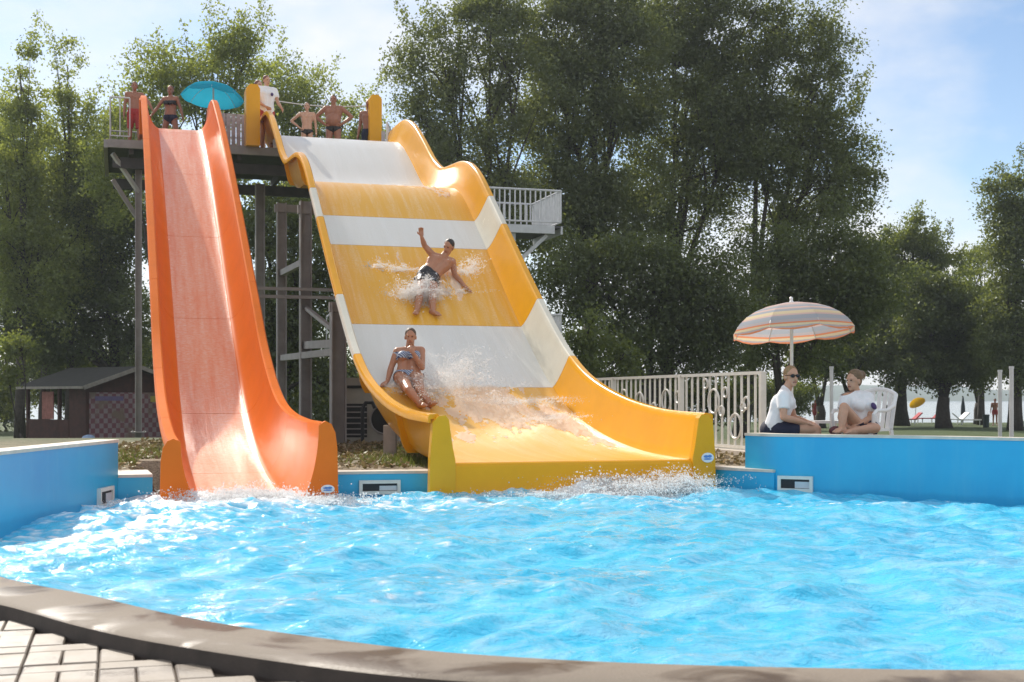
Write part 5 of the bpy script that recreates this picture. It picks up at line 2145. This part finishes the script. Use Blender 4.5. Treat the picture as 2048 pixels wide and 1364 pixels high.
def stand(px, d, z, Hh, arms, yaw=0.0, spread=0.0, female=False, lean=(0, 0), k=None):
    """standing joints, looking at the camera turned by yaw"""
    x = (px - 1024) / F * d
    o = Vector((x, d, z))
    lt = Vector((math.cos(yaw), math.sin(yaw), 0))
    fw = Vector((math.sin(yaw), -math.cos(yaw), 0))
    k = Hh / 1.75

    def q(a_, b_, c_):
        return o + lt * (a_ * k) + fw * (b_ * k) + Vector((0, 0, c_ * k))
    sw = 0.165 if female else 0.19
    lx, ly = lean
    J = dict(base=o, pel=q(lx * .5, ly * .5, 0.95), neck=q(lx, ly, 1.47), head=q(lx * 1.1, ly + 0.015, 1.63), hA=q(-0.09 + lx * .5, 0, 0.92), hB=q(0.09 + lx * .5, 0, 0.92),
             kA=q(-0.10 - spread * 0.5, 0.03, 0.50), kB=q(0.10 + spread * 0.5, 0.03, 0.50), aA=q(-0.11 - spread, 0, 0.085), aB=q(0.11 + spread, 0, 0.085),
             tA=q(-0.14 - spread, 0.17, 0.03), tB=q(0.14 + spread, 0.17, 0.03), sA=q(-sw + lx, ly, 1.43), sB=q(sw + lx, ly, 1.43), front=fw)
    for s in ('A', 'B'):
        sg = -1 if s == 'A' else 1
        e, w_ = arms[s]
        J['e' + s] = J['s' + s] + (lt * (e[0] * sg) + fw * e[1] + Vector((0, 0, e[2]))) * k
        J['w' + s] = J['s' + s] + (lt * (w_[0] * sg) + fw * w_[1] + Vector((0, 0, w_[2]))) * k
        J['p' + s] = -lt * sg
    return J, fw, k


DOWN = ((0.05, -0.02, -0.29), (0.07, 0.05, -0.54))
HIPS = ((0.25, -0.06, -0.20), (0.02, 0.06, -0.40))
FRONT = ((0.04, 0.02, -0.29), (-0.10, 0.18, -0.42))

def on(px, py, h):
    """the place seen at a pixel that is h metres above the yellow slide floor"""
    k2 = (px - 1024) / F
    best = None
    for t in np.linspace(0.1, 16, 1600):
        b0 = SY.base + AX * float(t)
        u = (k2 * b0.y - b0.x) / (CX.x - k2 * CX.y)
        q = b0 + CX * u
        zf = SY.z(float(t)) + h
        e = abs(HOR - (zf - EYE) / q.y * F - py)
        if best is None or e < best[0]:
            best = (e, Vector((q.x, q.y, zf)))
    return best[1]


# -- man coming down the yellow slide
pm_ = on(856, 553, 0.13)
dm = pm_.y
Jm = dict(base=pm_, pel=pm_, neck=P(887, 513, dm + .26), head=P(897, 494, dm + .24), sA=P(866, 511, dm + .19), sB=P(905, 523, dm + .32), eA=P(849, 491, dm + .10), wA=P(843.5, 474, dm), fA=P(842, 462, dm - .02),
          eB=P(909, 549, dm + .34), wB=on(929, 572, 0.06), fB=on(944, 583, 0.03), hA=on(846, 557, 0.12), hB=on(866, 560, 0.12), kA=on(840, 590, 0.15), aA=on(834, 619, 0.06), tA=on(831, 627, 0.10),
          kB=on(864, 591, 0.16), aB=on(866, 622, 0.06), tB=on(878, 630, 0.09), front=Vector((0.1, -1, 0.3)), pA=(0.3, -0.9, 0), pB=(0, 0, -1))
print('MAN', [round((Jm[a] - Jm[b]).length, 2) for a, b in (('pel', 'neck'), ('sA', 'eA'), ('eA', 'wA'), ('sB', 'eB'), ('eB', 'wB'), ('hA', 'kA'), ('kA', 'aA'), ('hB', 'kB'), ('kB', 'aB'), ('neck', 'head'))])
person('man in black and white trunks sliding down with one arm raised', Jm, SK_T, HAIRS['dark'], Vector((-0.42, -0.85, -0.25)), 'people on the yellow slide', k=1.06, build=1.08, clothes=[('shorts', TRUNK, 0.34)], up=(0.25, 0, 1), curl=0.4, flat_hands=('B',))
# -- woman
pw_ = on(817, 752, 0.13)
dw = pw_.y
Jw = dict(base=pw_, pel=pw_, neck=P(819, 696, dw + .12), head=P(821, 674, dw + .08), sA=P(795, 703, dw + .10), sB=P(842, 701, dw + .12), eA=P(783, 733, dw + .06), wA=on(775, 762, 0.05), fA=on(763, 772, 0.03),
          eB=P(844, 735, dw - .06), wB=P(827, 707, dw - .16), fB=P(819, 693, dw - .12), hA=on(803, 755, 0.12), hB=on(832, 755, 0.12), kA=on(818, 781, 0.20), aA=on(840, 808, 0.06), tA=on(849, 811, 0.11),
          kB=on(840, 780, 0.20), aB=on(860, 808, 0.06), tB=on(869, 806, 0.13), front=Vector((0.1, -1, 0.2)), pA=(0, 0, -1), pB=(-0.2, 1, 0))
print('WOMAN', [round((Jw[a] - Jw[b]).length, 2) for a, b in (('pel', 'neck'), ('sA', 'eA'), ('eA', 'wA'), ('sB', 'eB'), ('eB', 'wB'), ('hA', 'kA'), ('kA', 'aA'), ('hB', 'kB'), ('kB', 'aB'), ('neck', 'head'))])
person('woman in a striped bikini sliding with one hand held to her face', Jw, SK_T, HAIRS['brown'], Vector((0.02, -1, -0.12)), 'people on the yellow slide', k=1.03, female=True, build=1.12, clothes=[('bra', STRIPE), ('briefs', STRIPE)], curl=0.6, flat_hands=('A',))
# -- lifeguard man
d = D_LG
Jl = dict(base=P(1550, 868, d), pel=P(1551, 853, d), neck=P(1571, 781, d), head=P(1583, 753, d - 0.03), sA=P(1567, 792, d - 0.17), sB=P(1573, 791, d + 0.19), eA=P(1567, 835, d - 0.25), wA=P(1608, 845, d - 0.15), fA=P(1640, 852, d - 0.10),
          eB=P(1588, 836, d + 0.2), wB=P(1620, 846, d + 0.05), fB=P(1640, 853, d), hA=P(1556, 858, d - 0.10), hB=P(1556, 858, d + 0.10), kA=P(1632, 858, d - 0.12), kB=P(1632, 858, d + 0.14), aA=P(1638, 918, d - 0.12), aB=P(1630, 918, d + 0.14),
          tA=P(1662, 924, d - 0.13), tB=P(1654, 924, d + 0.14), front=Vector((1, -0.1, 0)), pA=(0, 0, -1), pB=(0, 0, -1))
person('seated lifeguard man in white polo and dark sunglasses', Jl, SK_L, HAIRS['blond'], Vector((0.32, -1, -0.02)), 'lifeguards beside the pool', k=1.0, build=1.02, clothes=[('shirt', SHIRT), ('shorts', NAVY, 0.55)], glasses=True, curl=0.5)
# -- lifeguard woman
d = D_LG + 0.02
Jg = dict(base=P(1728, 868, d), pel=P(1731, 852, d), neck=P(1712, 786, d - 0.02), head=P(1707, 762, d - 0.05), sA=P(1693, 794, d - 0.10), sB=P(1736, 795, d - 0.02), eA=P(1681, 835, d - 0.14), wA=P(1694, 853, d - 0.28), fA=P(1706, 858, d - 0.3),
          eB=P(1741, 836, d - 0.12), wB=P(1714, 852, d - 0.27), fB=P(1696, 858, d - 0.32), hA=P(1719, 856, d - 0.12), hB=P(1737, 856, d + 0.0), kA=P(1688, 814, d - 0.42), aA=P(1683, 857, d - 0.50), tA=P(1671, 864, d - 0.58),
          kB=P(1752, 856, d - 0.42), aB=P(1704, 862, d - 0.50), tB=P(1690, 866, d - 0.52), front=Vector((-0.5, -1, 0)), pA=(0, 0.2, -1), pB=(0, 0.2, -1))
person('seated lifeguard woman in white polo with tied up hair and raised knee', Jg, SK_L, HAIRS['tawny'], Vector((-0.85, -0.62, -0.05)), 'lifeguards beside the pool', k=0.98, female=True, build=0.97, clothes=[('shirt', SHIRT, (0.7, -0.02)), ('shorts', NAVY, 0.5)], hairstyle='bun', curl=0.6)
bg = P(1671, 858, 14.55)
b = MB()
b.ellipsoid(bg + Vector((0, 0, -0.02)), (0.075, 0.06, 0.055))
bag_ = b.build('shoe', plain('maroon_leather', (0.10, 0.012, 0.02), 0.5, 0.2), smooth=True)
tag(bag_, 'maroon shoe lying by the foot of the seated woman', 'shoe')

# -- people on the tower deck
J, fw, kk_ = stand(667, 32.0, DECK_Z, 1.77, {'A': HIPS, 'B': HIPS}, 0.0, 0.03)
person('stout man in black briefs with hands on hips on the tower', J, SK_D, HAIRS['dark'], fw, 'people waiting on the tower', k=kk_, vox=0.011, build=1.16, belly=0.05, clothes=[('briefs', BLACKC, 0.02)])
J, fw, kk_ = stand(614, 31.7, DECK_Z, 1.52, {'A': HIPS, 'B': DOWN}, 0.1, 0.0)
person('slim youth in black swim briefs waiting on the tower', J, SK_L, HAIRS['brown'], fw, 'people waiting on the tower', k=kk_, vox=0.011, build=0.92, clothes=[('briefs', BLACKC, 0.03)])
J, fw, kk_ = stand(341, 30.5, DECK_Z, 1.64, {'A': ((0.16, 0.05, -0.24), (0.24, 0.22, -0.46)), 'B': ((0.1, -0.02, -0.27), (0.18, 0.08, -0.48))}, -0.1, 0.16, True)
person('woman in a dark bikini at the top of the orange slide', J, SK_D, HAIRS['red'], fw, 'people waiting on the tower', k=kk_, vox=0.011, female=True, clothes=[('bra', BLACKC), ('briefs', NAVY)])
J, fw, kk_ = stand(533, 30.2, DECK_Z, 1.80, {'A': FRONT, 'B': ((0.05, 0.08, -0.27), (0.08, 0.22, -0.42))}, 0.55, 0.0)
person('lifeguard in white shirt and red shorts by the left start post', J, SK_L, HAIRS['red'], Vector((0.7, -0.7, -0.1)), 'people waiting on the tower', k=kk_, vox=0.011, clothes=[('shirt', SHIRT, (0.7, 0.0)), ('shorts', REDC, 0.6)])
J, fw, kk_ = stand(517, 30.9, DECK_Z, 1.86, {'A': DOWN, 'B': DOWN}, 0.5, 0.0)
person('second person in white standing behind the lifeguard on the tower', J, SK_L, HAIRS['red'], Vector((0.8, -0.6, 0)), 'people waiting on the tower', k=kk_, vox=0.011, clothes=[('shirt', SHIRT), ('shorts', NAVY, 0.6)])
J, fw, kk_ = stand(269, 29.75, DECK_Z, 1.55, {'A': DOWN, 'B': ((0.16, 0.08, -0.20), (0.24, 0.20, -0.40))}, 0.3, 0.02)
person('dark haired person in long red shorts left of the orange slide top', J, SK_D, HAIRS['dark'], fw, 'people waiting on the tower', k=kk_, vox=0.011, clothes=[('shorts', REDC, 0.95)])
J, fw, kk_ = stand(738, 32.85, DECK_Z, 1.86, {'A': DOWN, 'B': DOWN}, -0.3, 0.0)
person('dark haired person half hidden behind the right start post', J, SK_D, HAIRS['dark'], fw, 'people waiting on the tower', k=kk_, vox=0.011, clothes=[('shorts', NAVY, 0.5)])
# -- far people on the beach
J, fw, kk_ = stand(1631, 74.0, ground_z(74), 1.55, {'A': DOWN, 'B': DOWN}, 0.4, 0.0)
person('small distant person in red standing under the trees', J, SK_D, HAIRS['dark'], fw, 'people on the lake beach', k=kk_, vox=0.02, clothes=[('shirt', REDC), ('shorts', REDC, 0.5)])
J, fw, kk_ = stand(1990, 76.0, ground_z(76), 1.6, {'A': DOWN, 'B': DOWN}, -0.4, 0.0)
person('small distant bather left of the volleyball poles', J, SK_D, HAIRS['dark'], fw, 'people on the lake beach', k=kk_, vox=0.02, clothes=[('shorts', REDC, 0.5)])


# ------------------------------------------------------------------ splash and spray
def droplets(name, label, blobs, n, rmin, rmax, mat, seed, inst=None):
    """blobs: (centre, (sx, sy, sz) in slide frame across / along / up, weight)"""
    rr = np.random.default_rng(seed)
    w = np.array([bl[2] for bl in blobs], float)
    w /= w.sum()
    pick = rr.choice(len(blobs), n, p=w)
    C_ = np.array([list(bl[0]) for bl in blobs])
    S_ = np.array([bl[1] for bl in blobs])
    # thrown out in strands that fan apart and fall back
    NS = 260
    sid = rr.integers(0, NS, n)
    sp = rr.choice(len(blobs), NS, p=w)
    st0 = rr.normal(size=(NS, 3)) * 0.55
    sdir = rr.normal(size=(NS, 3)) * np.array([1.0, 1.0, 0.7]) + np.array([0, -0.25, 0.55])
    pick = sp[sid]
    q = rr.uniform(size=n)[:, None] ** 1.4
    g = (st0[sid] + sdir[sid] * q * 1.15 + np.array([0, 0, -0.55]) * q * q) * S_[pick] + rr.normal(size=(n, 3)) * (0.008 + 0.05 * q) * np.minimum(1.0, S_[pick] * 5)
    loose = rr.uniform(size=n) < 0.25
    g[loose] = (rr.normal(size=(n, 3)) * S_[pick] * 0.95)[loose]
    pos = C_[pick] + g[:, :1] * np.array(CX) + g[:, 1:2] * np.array(AX) + g[:, 2:3] * np.array([0, 0, 1.0])
    rad = rmin + (rmax - rmin) * rr.uniform(size=n) ** 3
    octv = np.array([[1, 1, 1], [1, -1, -1], [-1, 1, -1], [-1, -1, 1]], float) * 0.75
    octf = np.array([[0, 1, 2], [0, 3, 1], [0, 2, 3], [1, 3, 2]])
    sc = rad[:, None, None] * (1 + 0.6 * rr.uniform(size=(n, 1, 3)))
    vv = pos[:, None, :] + octv[None] * sc
    ff = octf[None] + (np.arange(n) * 4)[:, None, None]
    me_ = fast_mesh(name, vv.reshape(-1, 3), ff.reshape(-1, 3), [mat], True)
    return tag(link(name, me_, kind='stuff'), label, None, kind='stuff')


def on_y(px, py, lift=0.1):
    """place on the yellow slide floor seen at a pixel, lifted a little"""
    best = None
    for t in np.linspace(0.1, 16, 500):
        p = SY.base + AX * float(t)
        # point on the row across the slide at this t that has the right column
        k2 = (px - 1024) / F
        # (p + CX*u).x = k2 * (p + CX*u).y
        u = (k2 * p.y - p.x) / (CX.x - k2 * CX.y)
        q = p + CX * u
        row = HOR - (SY.z(float(t)) - EYE) / q.y * F
        e = abs(row - py)
        if best is None or e < best[0]:
            best = (e, Vector((q.x, q.y, SY.z(float(t)))))
    return best[1] + Vector((0, 0, lift))


droplets('spray', 'white water spray thrown up round the sliding man',
         [(on_y(835, 606, 0.12), (0.21, 0.18, 0.14), 6), (on_y(815, 600, 0.08), (0.18, 0.16, 0.09), 4), (on_y(850, 590, 0.16), (0.10, 0.12, 0.08), 3), (on_y(925, 560, 0.12), (0.16, 0.2, 0.12), 1.6), (on_y(945, 545, 0.1), (0.12, 0.2, 0.12), 0.8),
          (on_y(770, 540, 0.05), (0.16, 0.12, 0.05), 1.5), (on_y(800, 545, 0.04), (0.14, 0.10, 0.04), 1.2), (on_y(905, 590, 0.05), (0.2, 0.08, 0.05), 1.2), (on_y(868, 606, 0.12), (0.05, 0.16, 0.06), 1.2)], 34000, 0.0016, 0.007, FOAM, 51)
droplets('spray', 'white water spray thrown up round the sliding woman',
         [(on_y(830, 790, 0.16), (0.12, 0.2, 0.07), 2.5), (on_y(862, 800, 0.12), (0.16, 0.26, 0.09), 4), (on_y(895, 790, 0.2), (0.20, 0.25, 0.15), 4), (on_y(920, 780, 0.22), (0.25, 0.25, 0.16), 3), (on_y(800, 790, 0.08), (0.12, 0.2, 0.08), 1.5), (on_y(950, 800, 0.15), (0.3, 0.3, 0.12), 2),
          (on_y(1040, 815, 0.08), (0.45, 0.3, 0.05), 3), (on_y(1100, 845, 0.06), (0.25, 0.4, 0.04), 2), (on_y(930, 750, 0.25), (0.2, 0.2, 0.15), 0.8)], 36000, 0.0015, 0.006, FOAM, 52)
fy = lambda u, w, z: Vector((FY.x, FY.y, 0)) + CX * u + AX * w + Vector((0, 0, z))
fo = lambda u, w, z: Vector((FO.x, FO.y, 0)) + CX * u + AX * w + Vector((0, 0, z))
droplets('splash', 'white splash where the yellow slide meets the pool',
         [(fy(0.75, -0.40, 0.04), (0.42, 0.16, 0.08), 5), (fy(1.1, -0.36, 0.06), (0.18, 0.14, 0.09), 3), (fy(0.5, -0.2, 0.12), (0.5, 0.08, 0.06), 1.2), (fy(-0.4, -0.38, 0.01), (0.6, 0.14, 0.03), 2)], 32000, 0.002, 0.0085, FOAM, 53)
droplets('splash', 'white churning splash at the foot of the orange slide',
         [(fo(-0.05, -0.22, 0.03), (0.36, 0.16, 0.07), 5), (fo(-0.2, -0.45, 0.02), (0.6, 0.22, 0.03), 4), (fo(0.1, 0.1, 0.04), (0.25, 0.15, 0.03), 2), (fo(0.5, -0.4, 0.02), (0.4, 0.2, 0.02), 1.5)], 30000, 0.002, 0.0085, FOAM, 54)

def sheet(name, label, sl, u0, u1, t0, t1, dens, seed, thick=0.02, st=(7.0, 1.6)):
    du, dt = 0.014, 0.022
    us, ts = np.arange(u0, u1, du), np.arange(t0, t1, dt)
    Ug, Tg = np.meshgrid(us, ts)
    n1 = fbm(Ug * st[0] + 40, Tg * st[1] + 40, seed, 5)
    n2 = fbm(Ug * 22 + 9, Tg * 9 + 9, seed + 7, 4)
    m_ = np.clip(dens(Ug, Tg), 0, 1) * 0.55 + n1 * 0.55 + n2 * 0.3 - 0.70
    lift = 0.006 + np.clip(m_, 0, 0.3) * thick * 6 * (0.4 + n2)
    fr = [sl.frame(float(t)) for t in ts]
    P0 = np.array([list(f[0]) for f in fr])[:, None, :]
    NN = np.array([list(f[2]) for f in fr])[:, None, :]
    V_ = P0 + Ug[..., None] * np.array(CX) + NN * lift[..., None]
    a_, b_ = Ug.shape
    ix = np.arange(a_ * b_).reshape(a_, b_)
    k_ok = (m_[:-1, :-1] > 0) & (m_[1:, 1:] > 0)
    q4 = np.stack([ix[:-1, :-1][k_ok], ix[:-1, 1:][k_ok], ix[1:, 1:][k_ok], ix[1:, :-1][k_ok]], 1)
    us_ = np.unique(q4)
    rm = np.full(a_ * b_, -1)
    rm[us_] = np.arange(len(us_))
    me_ = fast_mesh(name, V_.reshape(-1, 3)[us_], rm[q4], [SHEETM], True)
    return tag(link(name, me_, kind='stuff'), label, None, kind='stuff')


g2 = lambda U_, T_, a, b, c, d: np.exp(-((U_ - a) / c) ** 2 - ((T_ - b) / d) ** 2)
sheet('white_water', 'torn sheets of white water running down the yellow slide run-out', SY, -1.25, 1.28, 0.02, 6.2,
      lambda U_, T_: 0.9 * g2(U_, T_, 0.25, 3.9, 0.8, 0.9) + 0.75 * g2(U_, T_, 1.1, 2.6, 0.25, 1.6) + 0.5 * g2(U_, T_, -0.6, 2.4, 0.8, 0.5) + 0.35 * g2(U_, T_, 0.6, 0.3, 0.9, 0.4) + 0.45 * g2(U_, T_, 0.0, 5.0, 0.6, 0.7), 71)
sheet('white_water', 'thin white streaks of water behind the sliding man', SY, -1.2, 1.25, 6.4, 9.0,
      lambda U_, T_: 0.75 * g2(U_, T_, 0.05, 7.2, 0.5, 0.5) + 0.55 * g2(U_, T_, 0.55, 7.9, 0.3, 0.6) + 0.5 * g2(U_, T_, -0.45, 8.1, 0.4, 0.3), 72)
sheet('white_water', 'white water film over the hump at the top of the yellow slide', SY, -1.25, 1.25, 9.3, 16.0,
      lambda U_, T_: 0.5 * g2(U_, T_, 0.9, 10.2, 0.3, 0.9) + 0.45 * g2(U_, T_, 0.2, 10.6, 0.8, 0.3), 73)
sheet('white_water', 'white water running out of the orange slide', SO, -0.42, 0.42, 0.02, 3.4,
      lambda U_, T_: 0.85 * g2(U_, T_, 0.0, 0.0, 0.6, 0.5) + 0.35 * g2(U_, T_, 0.36, 1.6, 0.1, 1.6) + 0.3 * g2(U_, T_, -0.36, 1.6, 0.1, 1.6), 74)

# ------------------------------------------------------------------ ground litter near the slides
STRAWM = leaf_mat('dry_leaf_litter', (0.14, 0.09, 0.045), (0.36, 0.27, 0.16), 0.1)
rr = np.random.default_rng(61)
n = 24000
px_ = rr.uniform(-6.5, 3.0, n)
py_ = rr.uniform(13.9, 25.0, n)
u1, t1 = local(FO, px_, py_)
u2, t2 = local(FY, px_, py_)
okm = ~in_poly(px_, py_, [p + q2 * 0.5 for p, q2 in zip(loop, nrm)]) & ~((np.abs(u1) < 1.05) & (t1 < 4.2)) & ~((np.abs(u2) < 1.6) & (t2 < 2.5))
px_, py_ = px_[okm], py_[okm]
n = len(px_)
p = np.stack([px_, py_, np.full(n, GROUND_Z + 0.012) + rr.uniform(0, 0.03, n)], 1)
ax = rr.normal(size=(n, 3)) * np.array([1, 1, 0.35])
ax /= np.linalg.norm(ax, axis=1)[:, None]
sd = np.cross(ax, np.array([0, 0, 1.0]) + rr.normal(size=(n, 3)) * 0.5)
sd /= np.linalg.norm(sd, axis=1)[:, None]
L = rr.uniform(0.04, 0.11, n)[:, None]
w = L * rr.uniform(0.12, 0.4, n)[:, None]
vv = np.stack([p, p + ax * L * .5 + sd * w, p + ax * L, p + ax * L * .5 - sd * w], 1).reshape(-1, 3)
tag(link('leaf_litter', fast_mesh('leaf_litter', vv, np.arange(n * 4).reshape(-1, 4), [STRAWM]), kind='stuff'), 'dry leaves and straw strewn on the ground', None, kind='stuff')
LF_GRASS = leaf_mat('grass_blades', (0.05, 0.075, 0.015), (0.12, 0.16, 0.04), 0.4)
n = 4200
cx_ = rr.choice(np.array([-1.2, -0.9, -1.6, -4.7, -4.9, -5.2, -1.3]), n) + rr.normal(size=n) * 0.35
cy_ = rr.choice(np.array([15.4, 15.9, 16.6, 18.0, 19.5]), n) + rr.normal(size=n) * 0.5
u1, t1 = local(FO, cx_, cy_)
okm = (~in_poly(cx_, cy_, [p_ + q2 * 0.5 for p_, q2 in zip(loop, nrm)])) & (cy_ > 14.6) & ~((np.abs(u1) < 1.05) & (t1 < 4.2))
cx_, cy_ = cx_[okm], cy_[okm]
n = len(cx_)
p = np.stack([cx_, cy_, np.full(n, GROUND_Z)], 1)
hh = rr.uniform(0.04, 0.14, n)[:, None]
dr = np.concatenate([rr.normal(size=(n, 2)) * 0.45, np.ones((n, 1))], 1)
sd = rr.normal(size=(n, 3))
sd[:, 2] = 0
sd /= np.linalg.norm(sd, axis=1)[:, None]
vv = np.stack([p - sd * 0.006, p + sd * 0.006, p + dr * hh], 1).reshape(-1, 3)
tag(link('grass', fast_mesh('grass', vv, np.arange(n * 3).reshape(-1, 3), [LF_GRASS]), kind='stuff'), 'tufts of green grass by the slide feet', None, kind='stuff')
